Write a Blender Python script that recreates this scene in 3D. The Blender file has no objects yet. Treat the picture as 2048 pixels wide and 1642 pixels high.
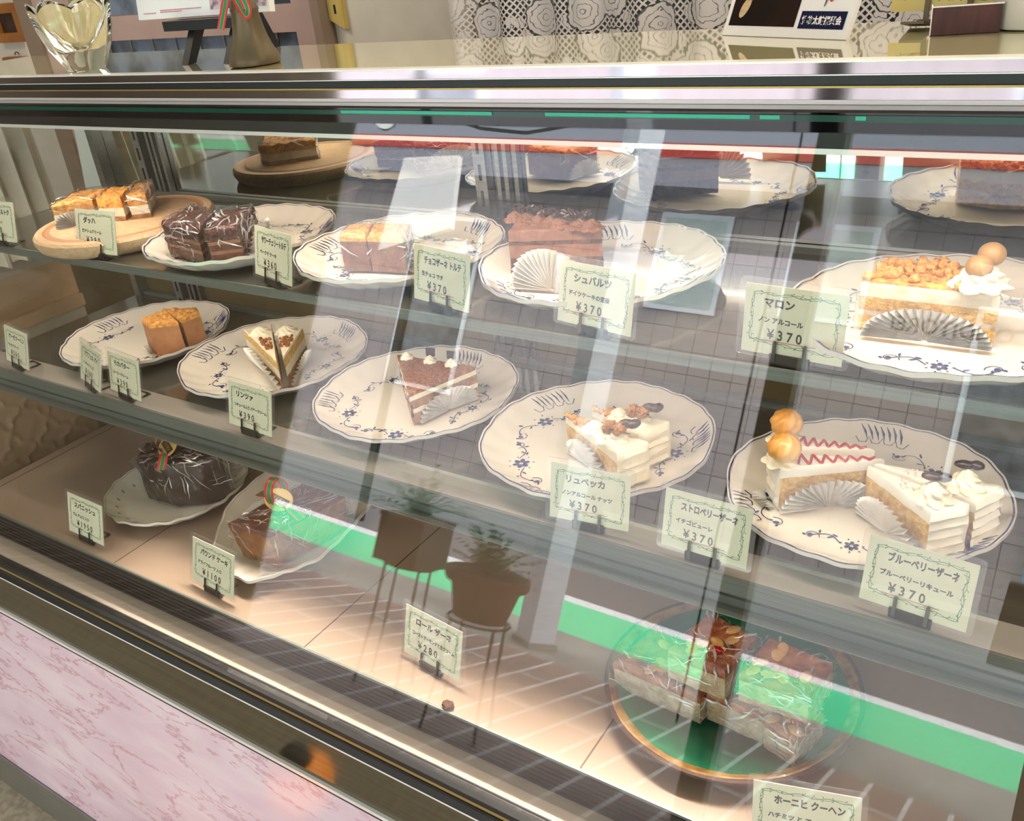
import bpy, math, random
from mathutils import Vector, Matrix, noise as mnoise
from math import sin, cos, pi, radians as rad

sc = bpy.context.scene
COL = sc.collection
random.seed(7)
ZC = 1.55                                    # camera height above the shop floor
# ---------------------------------------------------------------- camera
YAW, PITCH, ROLL, FPX = -0.630901, -0.481579, -0.113425, 1830.81
_f = Vector((sin(YAW)*cos(PITCH), cos(YAW)*cos(PITCH), sin(PITCH)))
_r = Vector((cos(YAW), -sin(YAW), 0.0))
_u = _r.cross(_f)
RT = _r*cos(ROLL)+_u*sin(ROLL)
UP = _u*cos(ROLL)-_r*sin(ROLL)
cam_d = bpy.data.cameras.new('camera')
cam_d.sensor_width = 36.0
cam_d.lens = FPX/2048*36.0
cam_d.clip_start = 0.02
cam_d.clip_end = 200
cam = bpy.data.objects.new('camera', cam_d)
COL.objects.link(cam)
_m = Matrix((RT, UP, -_f)).transposed().to_4x4()
_m.translation = Vector((0, 0, ZC))
cam.matrix_world = _m
sc.camera = cam

def ray(px, py):
    return RT*((px-1024)/FPX) - UP*((py-821)/FPX) + _f
def at(px, py, z):                           # the point of the level plane z (world) seen at a photo pixel
    d = ray(px, py)
    t = (z-ZC)/d.z
    return Vector((d.x*t, d.y*t, z))
def aty(px, py, y):                          # the point of the upright plane Y = y
    d = ray(px, py)
    t = y/d.y
    return Vector((d.x*t, y, ZC+d.z*t))

# ---------------------------------------------------------------- light and exposure
sc.view_settings.view_transform = 'Standard'
sc.view_settings.look = 'None'
sc.view_settings.gamma = 1.0
sc.view_settings.use_curve_mapping = False
sc.view_settings.exposure = 0.12
SKY = 7.8
w = bpy.data.worlds.new('sky')
sc.world = w
w.use_nodes = True
bg = w.node_tree.nodes['Background']
bg.inputs[0].default_value = (0.94, 0.97, 1.0, 1)
bg.inputs[1].default_value = SKY
sun_d = bpy.data.lights.new('sun', 'SUN')
sun_d.energy, sun_d.angle, sun_d.color = 13.0, rad(18), (1.0, 0.96, 0.9)
sun = bpy.data.objects.new('sun', sun_d)
sun.rotation_euler = Vector((-0.72, -0.20, -0.66)).to_track_quat('-Z', 'Y').to_euler()
COL.objects.link(sun)
def area(name, loc, rot, sx, sy, power, col):
    l = bpy.data.lights.new(name, 'AREA')
    l.shape = 'RECTANGLE'
    l.size, l.size_y, l.energy, l.color = sx, sy, power, col
    o = bpy.data.objects.new(name, l)
    o.location, o.rotation_euler = loc, rot
    COL.objects.link(o)
    return o
# fluorescent tube behind the hood of the case, and unseen ceiling lamps added to light the shop
lamp = area('case_lamp_light', (-0.55, 0.687, ZC-0.1665), (rad(14), 0, 0), 1.9, 0.008, 2.4, (1.0, 0.84, 0.72))
lamp.data.spread = rad(130)
l2 = area('shelf_fill_light', (-0.55, 0.70, ZC-0.352), (rad(10), 0, 0), 1.9, 0.012, 1.7, (1.0, 0.88, 0.76))  # fill added under the upper shelf to brighten the plates below
l2.data.spread = rad(150)
l3 = area('lower_shelf_lamp_light', (-0.42, 0.613, ZC-0.5625), (rad(-31), 0, 0), 1.36, 0.004, 1.45, (1.0, 0.87, 0.76))
l3.data.spread = rad(62)
l4 = area('lower_shelf_back_fill', (-0.60, 0.66, ZC-0.5455), (rad(16), 0, 0), 1.2, 0.006, 0.17, (1.0, 0.86, 0.72))  # weak fill added over the back of the deck
l4.data.spread = rad(140)
for i, (lx, ly) in enumerate(((-2.2, 0.6), (-0.4, 1.5), (1.3, 0.6))):
    area('ceiling_fill_light', (lx, ly, 2.53), (0, 0, 0), 0.5, 0.5, 11.5, (1.0, 0.87, 0.72))
sc.cycles.max_bounces = 10
sc.cycles.transparent_max_bounces = 40
sc.cycles.glossy_bounces = 6
sc.cycles.transmission_bounces = 8
sc.cycles.diffuse_bounces = 4
sc.cycles.caustics_reflective = False
sc.cycles.caustics_refractive = False
sc.cycles.sample_clamp_indirect = 6.0
sc.cycles.use_denoising = True

# ---------------------------------------------------------------- materials
def lin(c):
    return tuple(((v/255.0)/12.92 if v <= 10 else (((v/255.0)+0.055)/1.055)**2.4) for v in c)
def newmat(name):
    m = bpy.data.materials.new(name)
    m.use_nodes = True
    nt = m.node_tree
    b = nt.nodes['Principled BSDF']
    return m, nt, b
def N(nt, t, **kw):
    n = nt.nodes.new(t)
    for k, v in kw.items():
        setattr(n, k, v)
    return n
def mat(name, c, rough=.5, metal=0.0, c2=None, scale=30, detail=4, bump=0.0, bscale=None, coat=0.0, spec=None, stretch=None, contrast=(.35, .65), ior=None, emit=None):
    m, nt, b = newmat(name)
    b.inputs['Base Color'].default_value = (*lin(c), 1)
    b.inputs['Roughness'].default_value = rough
    b.inputs['Metallic'].default_value = metal
    if coat:
        b.inputs['Coat Weight'].default_value = coat
        b.inputs['Coat Roughness'].default_value = 0.03
    if spec is not None:
        b.inputs['Specular IOR Level'].default_value = spec
    if ior:
        b.inputs['IOR'].default_value = ior
    if emit:
        b.inputs['Emission Color'].default_value = (*lin(emit[0]), 1)
        b.inputs['Emission Strength'].default_value = emit[1]
    if c2 or bump:
        tc = N(nt, 'ShaderNodeTexCoord')
        vec = tc.outputs['Object']
        if stretch:
            mp = N(nt, 'ShaderNodeMapping')
            mp.inputs['Scale'].default_value = stretch
            nt.links.new(vec, mp.inputs['Vector'])
            vec = mp.outputs['Vector']
        if c2:
            no = N(nt, 'ShaderNodeTexNoise')
            no.inputs['Scale'].default_value = scale
            no.inputs['Detail'].default_value = detail
            nt.links.new(vec, no.inputs['Vector'])
            cr = N(nt, 'ShaderNodeValToRGB')
            cr.color_ramp.elements[0].position = contrast[0]
            cr.color_ramp.elements[1].position = contrast[1]
            cr.color_ramp.elements[0].color = (*lin(c), 1)
            cr.color_ramp.elements[1].color = (*lin(c2), 1)
            nt.links.new(no.outputs['Fac'], cr.inputs['Fac'])
            nt.links.new(cr.outputs['Color'], b.inputs['Base Color'])
        if bump:
            n2 = N(nt, 'ShaderNodeTexNoise')
            n2.inputs['Scale'].default_value = bscale or scale
            n2.inputs['Detail'].default_value = 5
            nt.links.new(vec, n2.inputs['Vector'])
            bp = N(nt, 'ShaderNodeBump')
            bp.inputs['Strength'].default_value = min(1.0, bump)
            bp.inputs['Distance'].default_value = 0.002*max(1.0, bump)
            nt.links.new(n2.outputs['Fac'], bp.inputs['Height'])
            nt.links.new(bp.outputs['Normal'], b.inputs['Normal'])
    return m
def sheet_glass(name, tint=(1, 1, 1), f0=0.04, rough=0.0, haze=0.0, bump=0.0, bscale=40):
    # clear sheet: each face reflects by Fresnel (Schlick) and lets the rest straight through
    m, nt, b = newmat(name)
    nt.nodes.remove(b)
    out = nt.nodes['Material Output']
    g = N(nt, 'ShaderNodeNewGeometry')
    dot = N(nt, 'ShaderNodeVectorMath', operation='DOT_PRODUCT')
    nt.links.new(g.outputs['Incoming'], dot.inputs[1])
    gl = N(nt, 'ShaderNodeBsdfGlossy')
    gl.inputs['Roughness'].default_value = rough
    if bump:
        tc = N(nt, 'ShaderNodeTexCoord')
        no = N(nt, 'ShaderNodeTexNoise')
        no.inputs['Scale'].default_value = bscale
        no.inputs['Detail'].default_value = 3
        no.inputs['Distortion'].default_value = 1.2
        nt.links.new(tc.outputs['Object'], no.inputs['Vector'])
        bp = N(nt, 'ShaderNodeBump')
        bp.inputs['Strength'].default_value = 1.0
        bp.inputs['Distance'].default_value = bump
        nt.links.new(no.outputs['Fac'], bp.inputs['Height'])
        nt.links.new(bp.outputs['Normal'], gl.inputs['Normal'])
        nt.links.new(bp.outputs['Normal'], dot.inputs[0])
    else:
        nt.links.new(g.outputs['Normal'], dot.inputs[0])
    ab = N(nt, 'ShaderNodeMath', operation='ABSOLUTE')
    nt.links.new(dot.outputs['Value'], ab.inputs[0])
    om = N(nt, 'ShaderNodeMath', operation='SUBTRACT', use_clamp=True)
    om.inputs[0].default_value = 1.0
    nt.links.new(ab.outputs[0], om.inputs[1])
    pw = N(nt, 'ShaderNodeMath', operation='POWER')
    pw.inputs[1].default_value = 5.0
    nt.links.new(om.outputs[0], pw.inputs[0])
    ma = N(nt, 'ShaderNodeMath', operation='MULTIPLY_ADD', use_clamp=True)
    ma.inputs[1].default_value = 1.0-f0
    ma.inputs[2].default_value = f0
    nt.links.new(pw.outputs[0], ma.inputs[0])
    tr = N(nt, 'ShaderNodeBsdfTransparent')
    tr.inputs['Color'].default_value = (*tint, 1)
    mx = N(nt, 'ShaderNodeMixShader')
    nt.links.new(ma.outputs[0], mx.inputs[0])
    nt.links.new(tr.outputs[0], mx.inputs[1])
    nt.links.new(gl.outputs[0], mx.inputs[2])
    last = mx
    if haze:
        df = N(nt, 'ShaderNodeBsdfDiffuse')
        m2 = N(nt, 'ShaderNodeMixShader')
        m2.inputs[0].default_value = haze
        nt.links.new(mx.outputs[0], m2.inputs[1])
        nt.links.new(df.outputs[0], m2.inputs[2])
        last = m2
    nt.links.new(last.outputs[0], out.inputs['Surface'])
    return m
def tiles(name, c, c2, mortar, sx, sy, gap=.03, rough=.6, offset=0.5, rot=0.0, plane='xy'):
    m, nt, b = newmat(name)
    tc = N(nt, 'ShaderNodeTexCoord')
    sp = N(nt, 'ShaderNodeSeparateXYZ')
    nt.links.new(tc.outputs['Object'], sp.inputs[0])
    cb = N(nt, 'ShaderNodeCombineXYZ')
    nt.links.new(sp.outputs[0 if plane[0] == 'x' else 1], cb.inputs[0])
    nt.links.new(sp.outputs[{'y': 1, 'z': 2, 'x': 0}[plane[1]]], cb.inputs[1])
    mp = N(nt, 'ShaderNodeMapping')
    mp.inputs['Scale'].default_value = (1/sx, 1/sx, 1)
    mp.inputs['Rotation'].default_value = (0, 0, rot)
    nt.links.new(cb.outputs[0], mp.inputs['Vector'])
    br = N(nt, 'ShaderNodeTexBrick')
    br.offset = offset
    br.inputs['Color1'].default_value = (*lin(c), 1)
    br.inputs['Color2'].default_value = (*lin(c2), 1)
    br.inputs['Mortar'].default_value = (*lin(mortar), 1)
    br.inputs['Scale'].default_value = 1.0
    br.inputs['Mortar Size'].default_value = gap
    br.inputs['Brick Width'].default_value = 1.0
    br.inputs['Row Height'].default_value = sy/sx
    nt.links.new(mp.outputs[0], br.inputs['Vector'])
    nt.links.new(br.outputs['Color'], b.inputs['Base Color'])
    b.inputs['Roughness'].default_value = rough
    return m

MT = {}
MT['cream'] = mat('whipped_cream', (244, 234, 208), .45, c2=(236, 224, 194), scale=60, bump=.25, bscale=220)
MT['icing'] = mat('white_icing', (244, 238, 224), .35, c2=(236, 228, 210), scale=25, bump=.12, bscale=150)
MT['sponge'] = mat('yellow_sponge', (226, 192, 120), .85, c2=(198, 152, 84), scale=160, bump=.9, bscale=260)
MT['sponge2'] = mat('brown_sponge', (176, 132, 92), .85, c2=(140, 96, 62), scale=160, bump=.9, bscale=260)
MT['cocoa'] = mat('cocoa_sponge', (104, 70, 50), .85, c2=(74, 46, 32), scale=150, bump=1, bscale=240)
MT['cocoacream'] = mat('chocolate_cream', (150, 106, 84), .6, c2=(128, 84, 62), scale=70, bump=.5, bscale=160)
MT['choco'] = mat('dark_chocolate', (50, 30, 27), .28, c2=(66, 40, 34), scale=60, bump=.3, bscale=120)
MT['glaze'] = mat('chocolate_glaze', (40, 22, 17), .3, c2=(54, 30, 22), scale=14, bump=.4, bscale=40, coat=.4)
MT['crumb'] = mat('chocolate_crumb', (98, 58, 48), .8, c2=(58, 32, 28), scale=240, bump=1.5, bscale=320)
MT['crumble'] = mat('butter_crumble', (232, 178, 92), .8, c2=(188, 118, 52), scale=170, bump=1.3, bscale=230)
MT['nut'] = mat('caramel_nut_crust', (190, 118, 54), .45, c2=(116, 62, 26), scale=320, bump=1.8, bscale=360, contrast=(.3, .7))
MT['caramel'] = mat('baked_caramel_side', (178, 126, 84), .6, c2=(150, 100, 64), scale=45, bump=.4, bscale=150)
MT['pound'] = mat('baked_pound_crust', (132, 68, 30), .38, c2=(92, 42, 18), scale=22, bump=.4, bscale=90, coat=.25)
MT['poundside'] = mat('pound_side', (166, 110, 58), .6, c2=(132, 80, 40), scale=60, bump=.6, bscale=120)
MT['fruit'] = mat('fruit_topping', (176, 104, 62), .4, c2=(128, 62, 40), scale=70, bump=1, bscale=130)
MT['dough'] = mat('pale_dough', (206, 184, 150), .75, c2=(176, 148, 112), scale=110, bump=.8, bscale=190)
MT['walnut'] = mat('walnut', (180, 124, 66), .5, c2=(124, 76, 34), scale=120, bump=1, bscale=160)
MT['puff'] = mat('choux_crust', (236, 190, 108), .4, c2=(204, 140, 60), scale=26, bump=.2, bscale=90, coat=.2)
MT['berry'] = mat('blueberry_sponge', (214, 200, 186), .7, c2=(132, 108, 128), scale=50, bump=.7, bscale=140, contrast=(.5, .7))
MT['red'] = mat('red_fruit_jelly', (178, 20, 34), .15, coat=.5)
MT['macaron'] = mat('chestnut_macaron', (172, 132, 82), .5, c2=(156, 114, 66), scale=40)
MT['almond'] = mat('almond', (222, 178, 118), .5, c2=(204, 150, 86), scale=60)
MT['silver'] = mat('silver_pearl', (236, 232, 226), .2, .55)
MT['foil'] = mat('silver_foil_paper', (232, 230, 224), .34, .2, c2=(204, 202, 196), scale=60, bump=.5, bscale=160)
MT['paperfan'] = mat('white_glassine_paper', (238, 234, 226), .4, .18, bump=.3, bscale=120)
MT['film'] = sheet_glass('clear_film', f0=.03, rough=.10, haze=.0, bump=.004, bscale=60)
MT['crease'] = sheet_glass('film_crease_glint', f0=.40, rough=.2, haze=.34)  # whitish haze paints highlight streaks along the film folds
MT['acetate'] = sheet_glass('clear_acetate', f0=.045, rough=.03, haze=.01)
MT['china'] = mat('ivory_china', (236, 228, 212), .12, coat=.35)
MT['blue'] = mat('cobalt_glaze', (52, 70, 134), .14, c2=(26, 36, 86), scale=90, coat=.35)
MT['sage'] = mat('sage_glaze', (128, 160, 122), .15, c2=(170, 178, 140), scale=60)
MT['jade'] = mat('jade_glaze', (24, 124, 84), .1, c2=(12, 82, 58), scale=9, coat=.5)
MT['rust'] = mat('rust_brown_rim', (112, 74, 42), .3, c2=(164, 132, 70), scale=60, coat=.3)
MT['stone'] = mat('brown_stoneware', (70, 50, 42), .25, c2=(88, 64, 54), scale=20, coat=.3)
MT['wood'] = mat('maple_board', (214, 184, 146), .55, c2=(194, 158, 116), scale=14, stretch=(3, 30, 30), bump=.1, bscale=40)
MT['groove'] = mat('board_groove', (176, 132, 96), .6)
MT['card'] = mat('pale_green_card', (238, 233, 200), .55, c2=(232, 228, 192), scale=20)
MT['vine'] = mat('green_vine_print', (92, 146, 104), .6)
MT['ink'] = mat('black_ink', (22, 24, 26), .5)
MT['redline'] = mat('red_pen', (214, 92, 74), .5)
MT['sleeve'] = sheet_glass('laminate', f0=.045, rough=.04, haze=.03)
MT['clip'] = mat('dark_steel_clip', (74, 70, 64), .3, .85)
MT['steel'] = mat('brushed_steel', (168, 172, 168), .28, .85, c2=(150, 154, 150), scale=8, stretch=(1, 40, 40))
MT['shelf'] = mat('grey_glass_shelf', (86, 84, 74), .13, .25, c2=(74, 71, 62), scale=5, stretch=(1, 12, 1), coat=.3)
MT['rail'] = mat('grey_green_rail', (122, 128, 120), .32, .4, c2=(108, 114, 106), scale=6, stretch=(1, 60, 60))
MT['deckstone'] = mat('beige_limestone', (164, 143, 124), .3, c2=(148, 127, 108), scale=6, detail=8, bump=.05, bscale=90, contrast=(.3, .7))
MT['joint'] = mat('joint_line', (96, 76, 58), .6)
MT['mirror'] = mat('mirror', (216, 220, 214), .02, 1.0)
MT['olive'] = mat('olive_back_panel', (104, 92, 60), .35, c2=(92, 80, 52), scale=4)
MT['chrome'] = mat('polished_chrome', (176, 172, 178), .06, 1.0)
MT['bright'] = mat('bright_edge', (248, 244, 236), .3, .3)
MT['black'] = mat('black_gasket', (14, 15, 18), .4)
MT['blackgloss'] = mat('black_glass_border', (8, 9, 13), .03, coat=.6)
MT['teal'] = mat('green_glass_edge', (6, 64, 54), .12, coat=.4)
MT['mint'] = mat('mint_edge_reflection', (44, 178, 142), .3)
MT['vent'] = mat('vent_slats', (34, 29, 25), .5, .1, c2=(42, 36, 31), scale=8, stretch=(1, 60, 60))
MT['creamtrim'] = mat('cream_trim', (184, 170, 152), .45)
MT['gold'] = mat('brass_strip', (186, 158, 98), .35, .7)
MT['darkpanel'] = mat('dark_mirror_panel', (124, 119, 100), .08, .9, c2=(108, 104, 88), scale=4, stretch=(1, 30, 30))
MT['whitetrim'] = mat('white_metal_trim', (244, 240, 236), .25, .3)
MT['toplam'] = mat('pale_yellow_glass_top', (204, 196, 150), .02, spec=.5, ior=1.6, coat=1.0)
MT['wall'] = mat('plaster_wall', (214, 206, 192), .85, c2=(206, 198, 184), scale=12, bump=.08, bscale=200)
MT['pinkwood'] = mat('mauve_painted_wood', (186, 160, 152), .5, c2=(178, 152, 144), scale=8)
MT['trimwood'] = mat('brown_trim_wood', (140, 120, 104), .5)
MT['darkpane'] = mat('dark_window_pane', (84, 88, 94), .08, c2=(122, 126, 132), scale=6, coat=.6)
MT['yellowwood'] = mat('pale_yellow_wood', (206, 182, 104), .55, c2=(190, 164, 90), scale=9, stretch=(6, 6, 1))
MT['framewood'] = mat('honey_frame_wood', (168, 108, 44), .4, c2=(140, 84, 32), scale=12)
MT['picture'] = mat('dark_picture', (70, 40, 26), .4, c2=(30, 20, 18), scale=30)
MT['white'] = mat('white_card', (244, 240, 240), .5)
MT['pinktext'] = mat('pink_print', (214, 150, 158), .6)
MT['blackwood'] = mat('black_easel_wood', (22, 24, 28), .4)
MT['bronze'] = mat('aged_bronze', (112, 98, 72), .42, .35, c2=(96, 82, 58), scale=14)
MT['ribred'] = mat('red_ribbon', (196, 30, 36), .45)
MT['ribgreen'] = mat('green_ribbon', (20, 130, 76), .45)
MT['ribgold'] = mat('gold_thread', (214, 180, 104), .35, .5)
MT['goldfoil'] = mat('gold_foil_label', (214, 188, 112), .3, .35)
MT['doily'] = mat('white_doily', (242, 238, 230), .7)
MT['photo'] = mat('dark_photo', (20, 12, 10), .7, c2=(44, 26, 18), scale=14, spec=.12)
MT['navy'] = mat('navy_band', (12, 17, 58), .6, spec=.15)
MT['crimson'] = mat('crimson_brush', (200, 24, 36), .5)
MT['brownbox'] = mat('brown_leather_paper', (84, 42, 36), .5, c2=(66, 32, 28), scale=30, stretch=(6, 1, 1))
MT['jar'] = mat('frosted_jar', (214, 212, 200), .4)
MT['kraft'] = mat('tan_wrapped_paper', (190, 158, 122), .6, c2=(168, 136, 102), scale=9)
MT['cloth'] = mat('white_cloth', (222, 216, 196), .8, c2=(206, 200, 180), scale=4, stretch=(10, 10, 1))
MT['leaflet'] = mat('pale_leaflet', (206, 218, 212), .5, c2=(190, 202, 198), scale=4)
MT['paver'] = tiles('brown_pavers', (150, 128, 122), (138, 116, 112), (206, 202, 198), .8, .15, .012, .6, .5, rad(90))
MT['concrete'] = mat('grey_concrete', (160, 160, 154), .8, c2=(138, 138, 134), scale=3, detail=8)
MT['asphalt'] = mat('grey_asphalt', (116, 116, 118), .8, c2=(98, 98, 100), scale=90, detail=3)
MT['green'] = mat('green_road_paint', (92, 226, 164), .7, c2=(84, 214, 154), scale=20)
MT['roadwhite'] = mat('white_road_paint', (240, 242, 244), .7, c2=(150, 152, 156), scale=40, contrast=(.56, .64))
MT['stucco'] = mat('white_stucco', (222, 226, 236), .8, c2=(196, 202, 214), scale=12, stretch=(1, 1, 6), bump=1.5, bscale=30)
MT['mullion'] = mat('dark_brown_frame', (52, 42, 34), .45)
MT['polewhite'] = mat('white_pole', (236, 240, 246), .4)
MT['pinktile'] = tiles('pink_wall_tiles', (172, 162, 162), (164, 154, 154), (112, 102, 104), .3, .3, .02, .5, 0.0, 0, 'xz')
MT['lavender'] = mat('lavender_fascia', (138, 140, 154), .6)
MT['fasciared'] = mat('red_stripe', (176, 50, 46), .5)
MT['terra'] = mat('terracotta_pot', (128, 70, 58), .6, c2=(112, 60, 50), scale=14)
MT['soil'] = mat('soil', (46, 34, 26), .9)
MT['leaf'] = mat('fern_leaf', (58, 116, 58), .55, c2=(90, 150, 76), scale=30)
MT['iron'] = mat('black_iron', (30, 28, 28), .5)
MT['amber'] = mat('amber_glass', (214, 130, 40), .1, emit=((255, 150, 50), 1.2), coat=.5)
MT['inner'] = mat('shop_interior_wall', (190, 180, 168), .85)
MT['ceil'] = mat('ceiling_board', (226, 222, 214), .9)
MT['bag'] = mat('dark_red_leather', (96, 40, 34), .45)
MT['lampwhite'] = mat('lamp_diffuser', (255, 240, 215), .4, emit=((255, 226, 190), 3.0))
MT['bluedoor'] = mat('blue_door_paint', (120, 160, 190), .5)
MT['cocoa2'] = mat('chocolate_torte', (140, 98, 80), .7, c2=(116, 78, 62), scale=60, bump=.4, bscale=180)
# ---------------------------------------------------------------- mesh helpers
def nz(p, f, seed=0):
    return mnoise.noise(Vector((p[0]*f+seed*7.3, p[1]*f+seed*3.1, p[2]*f)))
class MB:
    def __init__(s):
        s.v, s.f, s.m = [], [], []
    def add(s, vs, fs, mi=0):
        b = len(s.v)
        s.v += [tuple(p) for p in vs]
        for f in fs:
            s.f.append(tuple(b+i for i in f)); s.m.append(mi)
        return b
    def box(s, x0, x1, y0, y1, z0, z1, mi=0):
        vs = [(x0,y0,z0),(x1,y0,z0),(x1,y1,z0),(x0,y1,z0),(x0,y0,z1),(x1,y0,z1),(x1,y1,z1),(x0,y1,z1)]
        s.add(vs, [(0,3,2,1),(4,5,6,7),(0,1,5,4),(1,2,6,5),(2,3,7,6),(3,0,4,7)], mi)
        return s
    def prism(s, pts, axis, a, b, mi=0):     # closed outline pushed along an axis: 'x': pts=(y,z), 'y': (x,z), 'z': (x,y)
        n = len(pts)
        def mk(p, t):
            return {'x': (t, p[0], p[1]), 'y': (p[0], t, p[1]), 'z': (p[0], p[1], t)}[axis]
        vs = [mk(p, a) for p in pts]+[mk(p, b) for p in pts]
        fs = [(i, (i+1) % n, n+(i+1) % n, n+i) for i in range(n)]+[tuple(range(n))[::-1], tuple(range(n, 2*n))]
        s.add(vs, fs, mi)
        return s
    def tube(s, pts, r, n=8, mi=0, cap=True):
        pts = [Vector(p) for p in pts]
        rs = r if isinstance(r, (list, tuple)) else [r]*len(pts)
        rings, up = [], None
        for i, p in enumerate(pts):
            t = (pts[min(i+1, len(pts)-1)]-pts[max(i-1, 0)]).normalized()
            if up is None:
                up = Vector((0, 0, 1)) if abs(t.z) < .9 else Vector((1, 0, 0))
            a = t.cross(up).normalized(); up = a.cross(t).normalized()
            rings.append([p+(a*cos(2*pi*k/n)+up*sin(2*pi*k/n))*rs[i] for k in range(n)])
        vs = [q for rg in rings for q in rg]
        fs = [(i*n+k, i*n+(k+1) % n, (i+1)*n+(k+1) % n, (i+1)*n+k) for i in range(len(pts)-1) for k in range(n)]
        if cap:
            fs += [tuple(range(n))[::-1], tuple(range((len(pts)-1)*n, len(pts)*n))]
        s.add(vs, fs, mi)
        return s
    def lathe(s, prof, c=(0, 0, 0), n=40, mi=0, mod=None, sx=1, sy=1, cap=True):
        vs = []
        for r, z in prof:
            for k in range(n):
                a = 2*pi*k/n
                rr = r*(mod(a, z) if mod else 1)
                vs.append((c[0]+rr*cos(a)*sx, c[1]+rr*sin(a)*sy, c[2]+z))
        fs = [(i*n+k, i*n+(k+1) % n, (i+1)*n+(k+1) % n, (i+1)*n+k) for i in range(len(prof)-1) for k in range(n)]
        if cap:
            fs.append(tuple(range(n))[::-1])
            if prof[-1][0] < .004:
                fs.append(tuple(range((len(prof)-1)*n, len(prof)*n)))
        s.add(vs, fs, mi)
        return s
    def blob(s, c, r, sub=12, amp=0.0, freq=60, mi=0, seed=0, rot=0.0):
        r = (r, r, r) if not isinstance(r, (tuple, list)) else r
        vs, fs = [], []
        n, m = sub*2, sub
        for i in range(m+1):
            t = pi*i/m
            for k in range(n):
                a = 2*pi*k/n
                d = Vector((sin(t)*cos(a), sin(t)*sin(a), cos(t)))
                q = 1+amp*mnoise.noise(d*freq*.05+Vector((seed*3.7, seed, 0)))
                x, y, z = d.x*r[0]*q, d.y*r[1]*q, d.z*r[2]*q
                vs.append((c[0]+x*cos(rot)-y*sin(rot), c[1]+x*sin(rot)+y*cos(rot), c[2]+z))
        for i in range(m):
            for k in range(n):
                fs.append((i*n+k, (i+1)*n+k, (i+1)*n+(k+1) % n, i*n+(k+1) % n))
        s.add(vs, fs, mi)
        return s
    def ribbon(s, pts, w, nrm, mi=0, lift=0.0):   # flat strip of width w along pts, lying square to nrm
        pts = [Vector(p) for p in pts]
        vs = []
        for i, p in enumerate(pts):
            t = (pts[min(i+1, len(pts)-1)]-pts[max(i-1, 0)])
            nn = nrm(p) if callable(nrm) else Vector(nrm)
            a = t.cross(nn)
            a = a.normalized() if a.length > 1e-9 else Vector((1, 0, 0))
            ww = w[i] if isinstance(w, (list, tuple)) else w
            vs += [p-a*ww/2+nn*lift, p+a*ww/2+nn*lift]
        s.add(vs, [(2*i, 2*i+1, 2*i+3, 2*i+2) for i in range(len(pts)-1)], mi)
        return s
ROOTLOC = {}
def build(name, mb, mats, parent=None, smooth=True, local=False, label=None, angle=40):
    me = bpy.data.meshes.new(name)
    off = Vector((0, 0, 0))
    if parent is not None and not local:
        off = ROOTLOC.get(parent.name, Vector((0, 0, 0)))
    me.from_pydata([Vector(p)-off for p in mb.v], [], mb.f)
    mats = mats if isinstance(mats, (list, tuple)) else [mats]
    for m in mats:
        me.materials.append(MT[m] if isinstance(m, str) else m)
    if len(mats) > 1:
        me.polygons.foreach_set('material_index', mb.m)
    me.update()
    if smooth:
        me.shade_smooth()
        me.set_sharp_from_angle(angle=rad(angle))
    o = bpy.data.objects.new(name, me)
    COL.objects.link(o)
    if parent is not None:
        o.parent = parent
        ROOTLOC[o.name] = off
    if label:
        o['label'] = label
    return o
def thing(name, label, cat, loc=(0, 0, 0), rot=(0, 0, 0), group=None):
    o = bpy.data.objects.new(name, None)
    o.empty_display_size = .02
    COL.objects.link(o)
    o.location, o.rotation_euler = loc, rot
    ROOTLOC[o.name] = Vector(loc)
    o['label'], o['category'] = label, cat
    if group:
        o['group'] = group
    return o
def tag(o, label, cat, group=None):
    o['label'], o['category'] = label, cat
    if group:
        o['group'] = group
    return o
def struct(name, mb, mats, parent=None, smooth=False):
    o = build(name, mb, mats, parent, smooth)
    if parent is None:
        o['kind'] = 'structure'
    return o
_tcache = {}
def text_geo(body, size, bold=.0, maxw=None):
    k = (body, size, bold, maxw)
    if k in _tcache:
        return _tcache[k]
    c = bpy.data.curves.new('t', 'FONT')
    c.body = body; c.size = size; c.offset = bold; c.resolution_u = 3
    o = bpy.data.objects.new('t', c)
    COL.objects.link(o)
    bpy.context.view_layer.update()
    dg = bpy.context.evaluated_depsgraph_get()
    me = bpy.data.meshes.new_from_object(o.evaluated_get(dg))
    vs = [v.co.copy() for v in me.vertices]
    fs = [tuple(p.vertices) for p in me.polygons]
    bpy.data.objects.remove(o); bpy.data.curves.remove(c); bpy.data.meshes.remove(me)
    if vs:
        x0 = min(v.x for v in vs); x1 = max(v.x for v in vs)
        k2 = 1.0
        if maxw and x1-x0 > maxw:
            k2 = maxw/(x1-x0)
        vs = [((v.x-x0)*k2, v.y) for v in vs]
    _tcache[k] = (vs, fs)
    return vs, fs

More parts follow.
